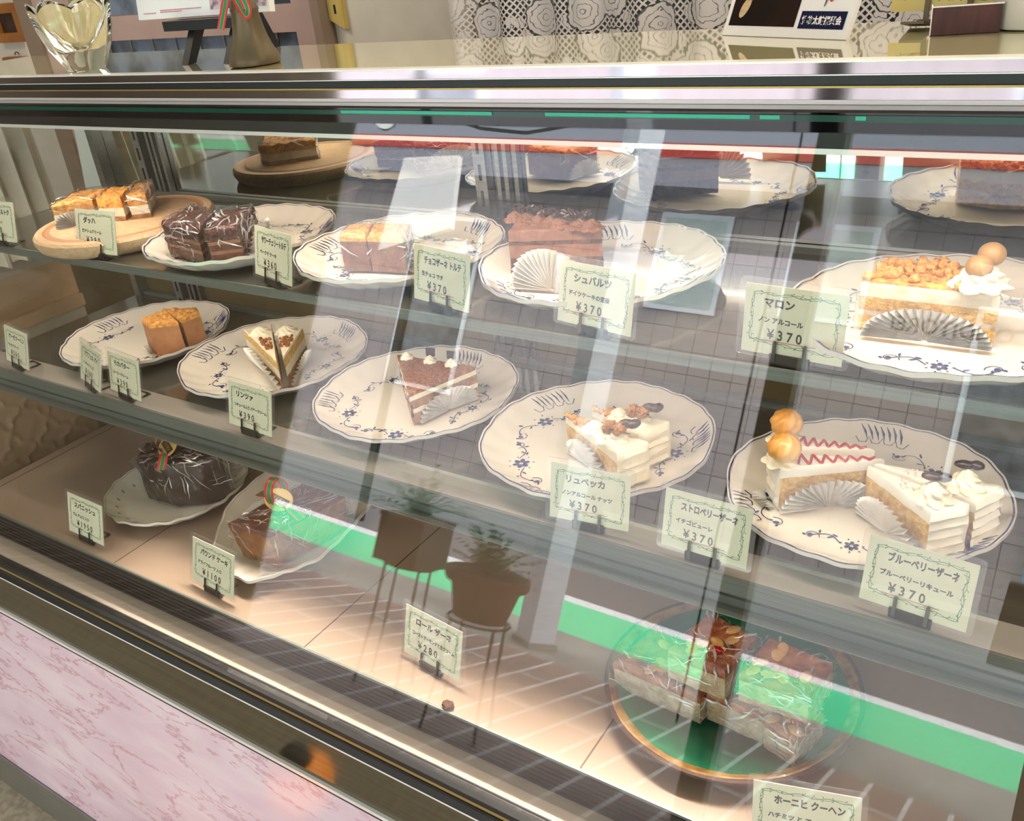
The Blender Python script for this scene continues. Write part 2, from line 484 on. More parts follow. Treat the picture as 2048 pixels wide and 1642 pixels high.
# solid standing on an outline: walls with layers of materials, crumb noise and piped ridges, rounded top
def poly_body(mb, poly, z0, h, side, top, ds=.004, nzv=10, amp=.0008, freq=120, ridge=None, seed=0, topamp=None, taper=0.0, bev=.0025, tilt=None, zsag=0.0):
    n0 = len(poly)
    pts, eid = [], []
    area2 = sum(poly[i][0]*poly[(i+1) % n0][1]-poly[(i+1) % n0][0]*poly[i][1] for i in range(n0))
    if area2 < 0:
        poly = poly[::-1]
        side0, ridge0 = side, ridge
        side = lambda e, t: side0((n0-2-e) % n0, t)
        ridge = (lambda e: ridge0((n0-2-e) % n0)) if ridge0 else None
    for e in range(n0):
        a, b = Vector(poly[e][:2]), Vector(poly[(e+1) % n0][:2])
        k = max(1, int((b-a).length/ds))
        for j in range(k):
            pts.append(a+(b-a)*(j/k)); eid.append(e)
    M = len(pts)
    c = sum(pts, Vector((0, 0)))/M
    nrm = []
    for i in range(M):
        t = pts[(i+1) % M]-pts[i-1]
        nrm.append(Vector((t.y, -t.x)).normalized())
    ta = amp if topamp is None else topamp
    base = len(mb.v)
    ztop = lambda p: z0+h+(tilt(p) if tilt else 0)
    for j in range(nzv+1):
        t = j/nzv
        for i in range(M):
            p = pts[i]
            zt = ztop(p)
            z = z0+(zt-bev-z0)*t
            d = amp*nz((p.x, p.y, z), freq, seed)
            if ridge and ridge(eid[i]):
                fr, aa = ridge(eid[i])
                d += aa*abs(sin(pi*t*fr+.25*sin(i*.2)))
            q = c+(p-c)*(1-taper*(1-t))+nrm[i]*d
            mb.v.append((q.x, q.y, z))
    for j in range(nzv):
        for i in range(M):
            mb.f.append((base+j*M+i, base+j*M+(i+1) % M, base+(j+1)*M+(i+1) % M, base+(j+1)*M+i))
            mb.m.append(side(eid[i], (j+.5)/nzv))
    nr = max(4, int(max((p-c).length for p in pts)/ds))
    prev = base+nzv*M
    for k in range(nr):
        f = 1-k/nr if k else 1-min(.4, bev*.6/max(1e-4, (pts[0]-c).length))
        if k == 1:
            f = 1-1/nr
        b = len(mb.v)
        for i in range(M):
            q = c+(pts[i]-c)*f
            z = ztop(pts[i])*f+ztop(c)*(1-f) if tilt else z0+h
            z += ta*nz((q.x, q.y, .3), freq, seed+3)-zsag*(1-f)
            if k == 0:
                z -= bev*.3
            mb.v.append((q.x, q.y, z))
        for i in range(M):
            mb.f.append((prev+i, prev+(i+1) % M, b+(i+1) % M, b+i)); mb.m.append(top)
        prev = b
    mb.v.append((c.x, c.y, (ztop(c) if tilt else z0+h)-zsag))
    ci = len(mb.v)-1
    for i in range(M):
        mb.f.append((prev+i, prev+(i+1) % M, ci)); mb.m.append(top)
    mb.f.append(tuple(base+i for i in range(M))[::-1]); mb.m.append(side(0, 0))
    return mb
def dollop(c, r, h, lobes=7, twist=2.5, tiers=2.2, n=56, m=26):
    mb = MB()
    vs, fs = [], []
    for i in range(m+1):
        t = i/m
        env = (1-t)**.62*(1+.10*sin(t*tiers*2*pi))
        if i == m:
            env = 0.02
        for k in range(n):
            a = 2*pi*k/n
            rr = r*env*(1+.13*cos(lobes*(a+twist*t)))
            if i == 0:
                rr *= .85
            vs.append((c[0]+rr*cos(a), c[1]+rr*sin(a), c[2]+h*t))
    for i in range(m):
        for k in range(n):
            fs.append((i*n+k, i*n+(k+1) % n, (i+1)*n+(k+1) % n, (i+1)*n+k))
    mb.add(vs, fs)
    return mb
def fan_mb(p0, p1, z0, hs=.8, nrm_out=.012, pleats=15, r0=.05):
    # half disc of pleated paper standing on the line p0-p1, leaning outwards a little
    mb = MB()
    p0, p1 = Vector(p0[:2]), Vector(p1[:2])
    c = (p0+p1)/2; d = (p1-p0); R = d.length/2; d.normalize()
    o = Vector((d.y, -d.x))
    na, nr = pleats*4, 9
    vs, fs = [], []
    for j in range(nr+1):
        f = r0+(1-r0)*j/nr
        for i in range(na+1):
            a = pi*i/na
            pl = .0036*f*((abs((i/na*pleats) % 1-.5)*4)-1)
            q = c-d*cos(a)*R*f+o*(nrm_out*sin(a)*f+pl+.002)
            sc_ = 1+.03*((abs((i/na*pleats) % 1-.5)*4)-1)*f
            vs.append((q.x, q.y, z0+sin(a)*R*f*hs*2*.5*sc_+.0008))
    for j in range(nr):
        for i in range(na):
            b = j*(na+1)+i
            fs.append((b, b+1, b+na+2, b+na+1))
    mb.add(vs, fs)
    return mb
def film_mb(poly, z0, h, grow=.004, amp=.004, seed=1, ds=.007, tilt=None, creases=60):
    c = Vector((sum(p[0] for p in poly)/len(poly), sum(p[1] for p in poly)/len(poly)))
    g = []
    for p in poly:
        d = (Vector(p[:2])-c); g.append(c+d*(1+grow/max(d.length, 1e-4)))
    mb = MB()
    poly_body(mb, g, z0, h+.004, lambda e, t: 0, 0, ds=ds, nzv=9, amp=amp, freq=55, seed=seed, topamp=amp*.7, taper=-.02, bev=.006, tilt=tilt)
    # creases running up the walls and over the top, whitened like highlight streaks
    M = 1
    while abs(mb.v[M][2]-mb.v[0][2]) < 1e-9 and M < len(mb.v)-1:
        M += 1
    rows = (len(mb.v)-1)//M
    cen = Vector((c.x, c.y, z0+h*.4))
    rd = random.Random(seed)
    for q in range(creases):
        i, r = rd.randrange(M), rd.randrange(2, max(3, rows-5))
        dr = rd.choice((0, 1, 1, 1)); di = rd.choice((-1, 0, 0, 1)) if dr else rd.choice((-1, 1))
        pts = []
        for s in range(rd.randrange(3, 8)):
            if r >= rows:
                break
            p = Vector(mb.v[r*M+i % M]); n_ = (p-cen).normalized()
            pts.append(p+n_*.0012+Vector((rd.uniform(-1, 1), rd.uniform(-1, 1), rd.uniform(-1, 1)))*.0012)
            r += dr; i += di
        if len(pts) < 3:
            continue
        w0 = rd.uniform(.0007, .0026)
        mb.ribbon(pts, [w0*sin(pi*(k+.35)/(len(pts)-.3)) for k in range(len(pts))], lambda p: ((p-cen).normalized()+Vector((rd.uniform(-.5, .5), rd.uniform(-.5, .5), .2))).normalized(), 1)
    return mb
def bow(mb, c, r, h, ang, mir=(0, 1, 2), w=.012):
    # a striped ribbon loop standing at c: red, green and red strips with gold threads
    d = Vector((cos(ang), sin(ang), 0)); s = Vector((-sin(ang), cos(ang), 0))
    N_ = 26
    for off, wd, mi in ((-w*.36, w*.26, mir[0]), (0, w*.40, mir[1]), (w*.36, w*.26, mir[0]), (-w*.21, w*.05, mir[2]), (w*.21, w*.05, mir[2])):
        vs = []
        for i in range(N_+1):
            a = 2*pi*i/N_-pi/2
            p = Vector(c)+d*(r*cos(a))+Vector((0, 0, h/2+h/2*sin(a)))
            vs += [p+s*(off-wd/2), p+s*(off+wd/2)]
        mb.add(vs, [(2*i, 2*i+1, 2*i+3, 2*i+2) for i in range(N_)], mi)
def striped(mb, pts, w, nrm, mir=(0, 1, 2)):
    pts = [Vector(p) for p in pts]
    for k in range(len(pts)-1):
        pass
    for off, wd, mi in ((-.36, .26, mir[0]), (0, .42, mir[1]), (.36, .26, mir[0]), (-.21, .05, mir[2]), (.21, .05, mir[2])):
        q = []
        for i, p in enumerate(pts):
            t = (pts[min(i+1, len(pts)-1)]-pts[max(i-1, 0)])
            nn = nrm(p) if callable(nrm) else Vector(nrm)
            q.append(p+t.cross(nn).normalized()*off*w)
        mb.ribbon(q, wd*w, nrm, mi)
# ---------------------------------------------------------------- the display case
S1, S2, DK, TOP = ZC-.335, ZC-.528, ZC-.735, ZC-.105
XL, XR = -1.512, .46                        # inner ends of the case
YB = .95
gy = lambda z: .716+.296*(z-ZC)             # outer face of the sloping front glass
case = thing('display_case', 'refrigerated cake display case with sloping glass front and pink marble base', 'display case', (-.5, .7, 0))
# marble base
def marble():
    m, nt, b = newmat('pink_marble')
    tc = N(nt, 'ShaderNodeTexCoord')
    mp = N(nt, 'ShaderNodeMapping')
    mp.inputs['Rotation'].default_value = (0, rad(38), 0)
    mp.inputs['Scale'].default_value = (1.2, 1, 3.2)
    nt.links.new(tc.outputs['Object'], mp.inputs['Vector'])
    n1 = N(nt, 'ShaderNodeTexNoise'); n1.inputs['Scale'].default_value = 4; n1.inputs['Detail'].default_value = 9; n1.inputs['Distortion'].default_value = .9
    nt.links.new(mp.outputs[0], n1.inputs['Vector'])
    cr = N(nt, 'ShaderNodeValToRGB')
    e = cr.color_ramp.elements
    e[0].position, e[0].color = .28, (*lin((214, 188, 200)), 1)
    e[1].position, e[1].color = .72, (*lin((232, 214, 220)), 1)
    x = e.new(.5); x.color = (*lin((222, 198, 208)), 1)
    nt.links.new(n1.outputs['Fac'], cr.inputs['Fac'])
    n2 = N(nt, 'ShaderNodeTexNoise'); n2.inputs['Scale'].default_value = 3.4; n2.inputs['Detail'].default_value = 7; n2.inputs['Roughness'].default_value = .62; n2.inputs['Distortion'].default_value = .5
    nt.links.new(mp.outputs[0], n2.inputs['Vector'])
    sb = N(nt, 'ShaderNodeMath', operation='SUBTRACT'); sb.inputs[1].default_value = .5
    nt.links.new(n2.outputs['Fac'], sb.inputs[0])
    ab = N(nt, 'ShaderNodeMath', operation='ABSOLUTE'); nt.links.new(sb.outputs[0], ab.inputs[0])
    c2 = N(nt, 'ShaderNodeValToRGB')
    c2.color_ramp.elements[0].position, c2.color_ramp.elements[0].color = .0, (1, 1, 1, 1)
    c2.color_ramp.elements[1].position, c2.color_ramp.elements[1].color = .018, (0, 0, 0, 1)
    nt.links.new(ab.outputs[0], c2.inputs['Fac'])
    n3 = N(nt, 'ShaderNodeTexNoise'); n3.inputs['Scale'].default_value = 2.2
    nt.links.new(tc.outputs['Object'], n3.inputs['Vector'])
    mu = N(nt, 'ShaderNodeMath', operation='MULTIPLY'); nt.links.new(c2.outputs['Color'], mu.inputs[0]); nt.links.new(n3.outputs['Fac'], mu.inputs[1])
    mx = N(nt, 'ShaderNodeMix', data_type='RGBA')
    nt.links.new(mu.outputs[0], mx.inputs[0]); nt.links.new(cr.outputs['Color'], mx.inputs[6])
    mx.inputs[7].default_value = (*lin((172, 104, 114)), 1)
    nt.links.new(mx.outputs[2], b.inputs['Base Color'])
    b.inputs['Roughness'].default_value = .16
    return m
MT['marble'] = marble()
XA, XZ = XL-.05, XR+.05
XB = -2.35                                  # the base runs on to the left under the side counter
YF = .482
def bar(name, pts, m, parent=case, x0=XA, x1=XZ, **k):   # a profile in (y, z below camera height) run along the case
    mb = MB(); mb.prism([(y, ZC+z) for y, z in pts], 'x', x0, x1)
    return build(name, mb, m, parent, smooth=False, **k)
bar('marble_front', [(YF, -.919), (YF, -1.437), (.97, -1.437), (.97, -.919)], 'marble', x0=XB)
bar('plinth', [(YF-.004, -1.439), (YF-.004, -1.549), (.97, -1.549), (.97, -1.439)], 'steel', x0=XB)
bar('black_seal', [(YF-.002, -.912), (YF-.002, -.918), (.96, -.918), (.96, -.912)], 'black', x0=XB)
bar('white_trim', [(YF-.004, -.905), (YF-.004, -.911), (.96, -.911), (.96, -.905)], 'whitetrim', x0=XB)
bar('mirror_panel', [(YF, -.8225), (YF, -.9045), (.96, -.9045), (.96, -.8225)], 'darkpanel', x0=XB)
bar('white_edge_strip', [(YF-.003, -.818), (YF-.003, -.822), (.96, -.822), (.96, -.818)], 'bright', x0=XB)
bar('black_gasket', [(YF-.004, -.7985), (YF-.001, -.808), (YF-.004, -.8175), (.96, -.8175), (.96, -.7985)], 'black', x0=XB)
bar('brass_strip', [(YF-.003, -.7925), (YF-.003, -.798), (.96, -.798), (.96, -.7925)], 'gold', x0=XB)
bar('dark_gasket', [(.4785, -.7843), (.4923, -.7843), (.4923, -.7923), (.4785, -.7923)], 'black', x0=XB)
bar('cream_ledge', [(.4925, -.782), (.527, -.782), (.527, -.792), (.4925, -.792)], 'creamtrim')
mb = MB()
for k in range(6):
    z = -.7385-k*.0072
    mb.prism([(.5245, ZC+z), (.521, ZC+z-.0018), (.521, ZC+z-.0058), (.5245, ZC+z-.0068)], 'x', XL, XR)
mb.box(XL, XR, .5235, .53, ZC-.781, ZC-.7375)
build('air_vent', mb, 'vent', case, smooth=False)
dk = bar('stone_deck', [(.5246, -.735), (.5246, -.7375), (.5265, -.781), (.949, -.781), (.949, -.735)], 'deckstone', x0=XL, x1=XR)
for x in (-1.49, -1.11, -.732, -.352, .028):
    mb = MB(); mb.box(x-.0008, x+.0008, .526, .945, DK-.001, DK+.0004)
    build('tile_joint', mb, 'joint', dk, smooth=False)
mb = MB(); mb.box(XL, XR, .5235, .5262, DK-.002, DK+.0015)
build('deck_edge', mb, 'rail', dk, smooth=False)
# shelves with their front and back rails
for nm, z, yf, lab in (('shelf', S1, .661, 'upper glass shelf'), ('shelf', S2, .623, 'lower glass shelf')):
    mb = MB(); mb.box(XL+.004, XR-.004, yf+.0025, .938, z-.008, z)
    sh = build(nm, mb, 'shelf', case, smooth=False, label=lab)
    mb = MB()
    if z == S1:
        mb.prism([(yf+.002, z+.0004), (yf-.001, z+.0004), (yf-.0012, z-.0105), (yf+.002, z-.0115), (yf+.03, z-.0125), (yf+.03, z-.0085), (yf+.002, z-.0085)], 'x', XL+.002, XR-.002)
    else:
        mb.prism([(yf+.002, z+.0004), (yf-.001, z+.0004), (yf-.0012, z-.0165), (yf+.003, z-.018), (yf+.003, z-.021), (yf+.0005, z-.022), (yf+.0005, z-.031), (yf+.03, z-.033), (yf+.03, z-.0085), (yf+.002, z-.0085)], 'x', XL+.002, XR-.002)
    build('front_rail', mb, 'rail', sh, smooth=False)
    if z == S2:
        mb = MB(); mb.box(-1.2, .0, yf+.032, yf+.046, z-.0165, z-.0085)
        build('fill_strip', mb, 'lampwhite', sh, smooth=False)  # glowing strip added to go with the back fill
        mb = MB(); mb.box(XL+.004, XR-.004, yf-.0125, yf+.0004, z-.0328, z-.0312); mb.box(XL+.004, XR-.004, yf-.0035, yf+.0004, z-.036, z-.0329)
        build('lamp_shade', mb, 'rail', sh, smooth=False)
        mb = MB(); mb.box(XL+.004, XR-.004, yf+.0025, yf+.041, z+.00005, z+.0004)
        build('front_strip', mb, mat('pale_metal_strip', (154, 147, 138), .4, .2), sh, smooth=False)
    mb = MB(); mb.box(XL+.002, XR-.002, .938, .948, z-.012, z+.007)
    build('back_rail', mb, 'rail', sh, smooth=False)
    if z == S1:
        mb = MB(); mb.box(XL+.03, XR-.03, .688, .712, z-.0165, z-.0085)
        build('fill_strip', mb, 'lampwhite', sh, smooth=False)  # glowing strip added beneath the upper shelf to match its fill
    for bx in (-1.38, -.69, .0):
        mb = MB(); mb.prism([(.93, z-.009), (.73, z-.009), (.73, z-.016), (.93, z-.05)], 'x', bx-.0025, bx+.0025)
        build('bracket', mb, 'steel', sh, smooth=False)
# slotted standards against the mirror
for x in (-1.383, -.69, .01):
    mb = MB(); mb.box(x-.009, x+.009, .934, .9485, DK+.001, ZC-.16)
    st = build('slotted_standard', mb, 'steel', case, smooth=False)
    mb = MB()
    for k in range(17):
        zz = DK+.03+k*.033
        mb.box(x-.0018, x+.0018, .9332, .9345, zz, zz+.02)
    build('slot', mb, 'black', st, smooth=False)
    mb = MB()
    for dx in (.02, .032, .047):
        mb.box(x+dx, x+dx+.006, .940, .9485, DK+.001, ZC-.16)
    build('door_stile', mb, 'steel', case, smooth=False)
mb = MB(); mb.box(XL, XR, YB, YB+.006, S1-.004, ZC-.115)
build('mirror_back', mb, 'mirror', case, smooth=False)
mb = MB(); mb.box(XL, XR, YB, YB+.006, DK-.04, S1-.0045)
build('back_panel', mb, 'olive', case, smooth=False)
# sloping front pane
T = .006
zb, zt = ZC-.784, ZC-.1495
mb = MB(); mb.prism([(gy(zb), zb), (gy(zt), zt), (gy(zt)+T, zt), (gy(zb)+T, zb)], 'x', XA+.004, XZ-.004)
MT['pane'] = sheet_glass('front_pane_glass', tint=(.985, .992, .988), f0=.068)
build('front_glass', mb, 'pane', case, smooth=False)
# glass ends
for nm, x in (('end_glass', XL-.008), ('end_glass', XR+.002)):
    mb = MB(); mb.prism([(gy(zb)+T+.001, zb), (gy(zt)+T+.001, zt), (YB-.001, zt), (YB-.001, zb)], 'x', x, x+.006)
    build(nm, mb, 'pane', case, smooth=False)
# head of the case: hood, ledge, chrome strips and glass top
bar('black_hood', [(.6785, -.1495), (.6785, -.1623), (.681, -.1623), (.681, -.1495)], 'black', x0=XL, x1=XR)
bar('lit_hood_edge', [(.6785, -.1624), (.6785, -.1665), (.681, -.1665), (.681, -.1624)], 'bright', x0=XL, x1=XR)  # pale colour paints the lamplit lip of the black hood
bar('black_border', [(.6715, -.142), (.6715, -.1494), (.698, -.1494), (.698, -.142)], 'blackgloss')
bar('green_glass_edge', [(.6705, -.1372), (.6705, -.1418), (.698, -.1418), (.698, -.1372)], 'teal')
for a, b in ((682, 984), (1090, 1500), (1520, 1560), (1712, 1733)):
    xa, xb = aty(a, 224, .67).x, aty(b, 228, .67).x
    mb = MB(); mb.box(xa, xb, .6697, .6704, ZC-.1404, ZC-.1376)
    build('green_reflection_strip', mb, 'mint', case, smooth=False)  # mint strips paint the bright green reflection on the glass edge
bar('black_ledge', [(.6712, -.1356), (.6712, -.137), (.71, -.137), (.71, -.1356)], 'blackgloss')
bar('chrome_lip', [(.6985, -.1322), (.6985, -.1354), (.72, -.1354), (.72, -.1322)], 'bright')
bar('lower_chrome_strip', [(.6995, -.1242), (.6985, -.132), (.72, -.132), (.72, -.1242)], 'chrome')
bar('olive_bead', [(.6985, -.1226), (.6985, -.124), (.72, -.124), (.72, -.1226)], 'gold')
bar('black_groove', [(.7005, -.1156), (.7005, -.1224), (.72, -.1224), (.72, -.1156)], 'black')
bar('middle_highlight', [(.6985, -.1146), (.6985, -.1154), (.72, -.1154), (.72, -.1146)], 'bright')  # bright strip paints the highlight line between the chrome strips
bar('upper_chrome_strip', [(.6995, -.1068), (.699, -.1144), (.72, -.1144), (.72, -.1068)], 'chrome')
bar('top_front_edge', [(.6985, -.105), (.6985, -.1066), (.71, -.1066), (.71, -.105)], 'bright')
bar('glass_top', [(.7101, -.105), (.7101, -.1145), (.905, -.1145), (.905, -.105)], 'toplam')
bar('top_back_edge', [(.9052, -.1055), (.9052, -.118), (.9065, -.118), (.9065, -.1055)], 'black')
bar('lamp_housing', [(.7208, -.1147), (.7208, -.158), (.7, -.150), (.6985, -.1496), (.6985, -.14), (.7208, -.137), (.79, -.1147)], 'whitetrim', x0=XL, x1=XR)
mb = MB(); mb.tube([(XL+.06, .6885, ZC-.1585), (XR-.06, .6885, ZC-.1585)], .0055, 12)
build('fluorescent_tube', mb, 'lampwhite', case)
mb = MB(); mb.box(XL, XR, .721, .949, ZC-.120, ZC-.1155)
build('ceiling_panel', mb, 'whitetrim', case, smooth=False)
# corner posts behind
for x in (XL+.002, XR-.018):
    mb = MB(); mb.box(x, x+.016, .93, .9495, DK-.04, ZC-.116)
    build('corner_post', mb, 'steel', case, smooth=False)
# ---------------------------------------------------------------- plates
PR = .133
def plate_z(r, a):                           # height of the china's upper side, r as a share of the radius
    if r < .70:
        z = .0075
    else:
        t = (r-.70)/.30
        z = .0075+.0185*(t*t*(1.6-.6*t))
    w = max(0, (r-.62)/.38)
    return z+.0008*w*sin(24*a+5*r)
def lob(a):
    return .985+.011*cos(6*a)+.007*abs(sin(6*a))
def plate_mesh(R, accent='blue', motif=True, sx=1.0, lobes=lob, seed=3):
    mb = MB()
    n, m = 144, 20
    def P(r, a, dz=0.0):
        k = 1+(lobes(a)-1)*max(0, (r-.5)/.5)
        return (R*r*k*cos(a)*sx, R*r*k*sin(a), plate_z(r, a)+dz)
    up = [[P(i/m, 2*pi*k/n) for k in range(n)] for i in range(1, m+1)]
    dn = [[P(i/m, 2*pi*k/n, -.0042) for k in range(n)] for i in range(m, 8, -1)]
    foot = [[(R*.46*cos(2*pi*k/n)*sx, R*.46*sin(2*pi*k/n), z) for k in range(n)] for z in (.0,)]
    foot += [[(R*.43*cos(2*pi*k/n)*sx, R*.43*sin(2*pi*k/n), z) for k in range(n)] for z in (.0, .003)]
    rings = up+dn+foot
    vs = [(0, 0, .0075)]+[q for rg in rings for q in rg]
    fs = [(0, 1+k, 1+(k+1) % n) for k in range(n)]
    for i in range(len(rings)-1):
        for k in range(n):
            fs.append((1+i*n+k, 1+(i+1)*n+k, 1+(i+1)*n+(k+1) % n, 1+i*n+(k+1) % n))
    fs.append(tuple(1+(len(rings)-1)*n+k for k in range(n)))
    mb.add(vs, fs, 0)
    L = .0006
    def S(x, y, l=L):                         # a point of the glaze over (x, y) in shares of R
        r = min(.985, math.hypot(x, y)); a = math.atan2(y, x)
        return P(r, a, l)
    def stroke(pts, w):
        pp = [Vector(S(x, y)) for x, y in pts]
        mb.ribbon(pp, w, (0, 0, 1), 1)
    def disc(x, y, rx, ry=None, ang=0, k=9):
        ry = ry or rx
        vs = [S(x, y)]
        for i in range(k):
            a = 2*pi*i/k
            u, v = rx*cos(a), ry*sin(a)
            vs.append(S(x+u*cos(ang)-v*sin(ang), y+u*sin(ang)+v*cos(ang)))
        mb.add(vs, [(0, 1+i, 1+(i+1) % k) for i in range(k)], 1)
    # rim line, broken at the leaf groups
    seg = [P(.982, 2*pi*i/240, L) for i in range(241)]
    mb.ribbon(seg, .0016, (0, 0, 1), 1)
    if motif:
        rd = random.Random(seed)
        for q in range(5):
            a0 = 2*pi*q/5+.3*rd.random(); r0 = .60 if q % 2 else .67
            cx_, cy_ = r0*cos(a0), r0*sin(a0)
            tx, ty = -sin(a0), cos(a0)
            big = 1.0 if q % 2 == 0 else .72
            for k in range(6):
                b = 2*pi*k/6+a0
                disc(cx_+.045*big*cos(b), cy_+.045*big*sin(b), .030*big, .021*big, b)
            for k in range(7):
                b = 2*pi*k/7+.3
                disc(cx_+.105*big*cos(b), cy_+.105*big*sin(b), .011, .006, b, 6)
            for sg in (1, -1):
                pts = []
                for i in range(13):
                    t = i/12
                    b = a0+sg*(.12+.36*t); r = r0+.08*sin(3.0*t*sg)+.03*t
                    pts.append((r*cos(b), r*sin(b)))
                stroke(pts, .0011)
                for i in (3, 6, 9):
                    x, y = pts[i]
                    disc(x+.03*cos(a0+sg*i), y+.03*sin(a0+sg*i), .024, .009, a0+sg*i*.7, 7)
                ex, ey = pts[-1]
                disc(ex, ey, .026, .019, a0, 8); disc(ex+.04*tx*sg, ey+.04*ty*sg, .016, .01, a0+1, 7)
                cc = [(ex+.07*(t_)*cos(a0+sg*t_*5), ey+.07*(t_)*sin(a0+sg*t_*5)) for t_ in [i/9 for i in range(10)]]
                stroke(cc, .0009)
        for q in range(3):                    # leaf groups on the rim
            a0 = 2*pi*q/3+.75
            for k in range(7):
                b = a0+(k-3)*.052
                stroke([(.84*cos(b-.02), .84*sin(b-.02)), (.90*cos(b), .90*sin(b)), (.955*cos(b+.035), .955*sin(b+.035))], [.0006, .0026, .0008])
            stroke([(.81*cos(a0+(i-8)*.03), .81*sin(a0+(i-8)*.03)) if i % 4 else (.86*cos(a0+(i-8)*.03), .86*sin(a0+(i-8)*.03)) for i in range(17)], .0012)
    return mb
pm = plate_mesh(PR)
proto = None
plates = [  # centre x, y, shelf, radius, turn, what it lies beside
 (-.955, .760, S1, .1235, 2.0, 'blue-flowered white plate under the chocolate crumb cake on the upper shelf'),
 (-.702, .777, S1, .1250, .4, 'blue-flowered white plate under the plain chocolate torte with a golden top'),
 (-.449, .798, S1, .1290, 1.2, 'blue-flowered white plate under the cake with brown cream rosettes'),
 (-.108, .771, S1, .1330, 3.4, 'blue-flowered white plate under the crumble-topped cake with two chestnut balls'),
 (-1.262, .778, S2, .1310, 4.4, 'blue-flowered white plate under the two brown caramel-sided slices'),
 (-.990, .793, S2, .1370, 2.6, 'blue-flowered white plate under the pair of thin cream wedges'),
 (-.715, .779, S2, .1320, 5.0, 'blue-flowered white plate under the nut-crusted triangular slice'),
 (-.449, .767, S2, .1316, 3.9, 'blue-flowered white plate under the two walnut-topped cream slices'),
 (-.165, .780, S2, .1309, .9, 'blue-flowered white plate holding the red zigzag slices and the pearl-dotted slices'),
]
pl0 = None
for x, y, z, r, a, lab in plates:
    if pl0 is None:
        o = pl0 = build('plate', pm, ['china', 'blue'])
    else:
        o = pl0.copy(); COL.objects.link(o)
    o.location = (x, y, z+.0004); o.rotation_euler = (0, 0, a)
    o.scale = (r/PR, r/PR, 1)
    tag(o, lab, 'plate', 'blue-flowered china plates')
PZ = .0083                                    # china surface above the shelf
# sage-rimmed round dish, scalloped white platter and green stoneware plate on the deck
km = plate_mesh(.1085, motif=False, lobes=lambda a: 1+.012*cos(16*a))
rd = random.Random(4)
for k in range(26):
    a = 2*pi*k/26; r = .80+.06*rd.random()
    x, y = r*cos(a), r*sin(a)
    q = [(x+.03*cos(b), y+.02*sin(b)) for b in [2*pi*i/7 for i in range(7)]]
    vs = [(X*.1085, Y*.1085, plate_z(math.hypot(X, Y), math.atan2(Y, X))+.0007) for X, Y in q]
    km.add(vs, [tuple(range(7))], 1)
o = build('round_dish', km, ['china', 'sage']); o.location = (-1.161, .687, DK+.0004)
tag(o, 'cream dish with sage green rim under the wrapped chocolate cake', 'dish')
lm = plate_mesh(.104, motif=False, sx=1.6, lobes=lambda a: 1+.05*abs(cos(4*a))+.01*cos(16*a))
o = build('oval_platter', lm, ['china', 'china']); o.location = (-.935, .727, DK+.0004); o.rotation_euler = (0, 0, rad(114))
tag(o, 'white scalloped oval platter under the pound cake loaf', 'platter')
t = thing('stoneware_plate', 'round green-glazed stoneware plate under the wrapped fruit slices', 'plate', (-.258, .683, DK+.0008))
mb = MB(); mb.lathe([(.062, .0005), (.066, .0), (.07, .004), (.125, .016), (.1315, .021), (.131, .0235), (.127, .0235)], (-.258, .683, DK+.0008), 72)
build('outer_bowl', mb, 'stone', t)
mb = MB(); mb.lathe([(.127, .0236), (.1255, .0242), (.122, .0225), (.1195, .0208), (.117, .0195)], (-.258, .683, DK+.0008), 72, mod=lambda a, z: 1+.004*sin(9*a+z*900), cap=False)
build('gilded_rim', mb, 'rust', t)
mb = MB(); mb.lathe([(.1175, .0197), (.105, .0135), (.09, .0098), (.06, .0082), (.03, .008), (.001, .008)], (-.258, .683, DK+.0008), 72, cap=False)
build('glazed_well', mb, 'jade', t)
# maple board
t = thing('serving_board', 'round maple serving board with a carved groove under the almond crumble slices', 'board', (-1.208, .765, S1+.0006))
mb = MB(); mb.lathe([(.116, .0004), (.122, .004), (.126, .012), (.1255, .019), (.122, .0225), (.112, .0232), (.109, .0212), (.105, .0212), (.102, .0232), (.001, .0232)], (-1.208, .765, S1+.0006), 64)
build('board', mb, 'wood', t)
mb = MB(); mb.lathe([(.1118, .02326), (.109, .0214), (.105, .0214), (.1022, .02326)], (-1.208, .765, S1+.0006), 64, cap=False)
build('juice_groove', mb, 'groove', t)
# ---------------------------------------------------------------- price cards
def vine_mb(W, H):
    mb = MB()
    rd = random.Random(5)
    m = .0068
    def wave(p0, p1, k, ph):
        p0, p1 = Vector(p0), Vector(p1); d = p1-p0; o = Vector((-d.y, d.x)).normalized()
        n = 26
        return [p0+d*(i/n)+o*(.0011*sin(2*pi*k*i/n+ph)) for i in range(n+1)]
    cs = [(-W/2+m, m+.004), (W/2-m, m), (W/2-m, H-m), (-W/2+m, H-m)]
    for a in range(4):
        k = 3 if a % 2 == 0 else 2
        for ph in (0, 2.2):
            pts = wave(cs[a], cs[(a+1) % 4], k, ph)
            mb.ribbon([(p.x, -.0006, p.y) for p in pts], .00042 if ph else .0006, (0, -1, 0))
            for i in range(2, 25, 3):
                p = pts[i]; dx, dy = rd.uniform(-.0018, .0018), rd.uniform(-.0018, .0018)
                mb.ribbon([(p.x, -.0006, p.y), (p.x+dx, -.0006, p.y+dy)], .0005, (0, -1, 0))
                q = [(p.x+dx+.00055*cos(b), -.00062, p.y+dy+.00045*sin(b)) for b in [2*pi*j/6 for j in range(6)]]
                mb.add(q, [tuple(range(6))])
    return mb
def put_text(mb, body, x, z, size, maxw, bold=.0, slope=0.0, stretch=1.0):
    vs, fs = text_geo(body, size, bold, maxw)
    mb.add([(x+p[0], -.0007, z+p[1]*stretch+slope*p[0]) for p in vs], fs)
W0, H0 = .083, .0566
VINE = vine_mb(W0, H0)
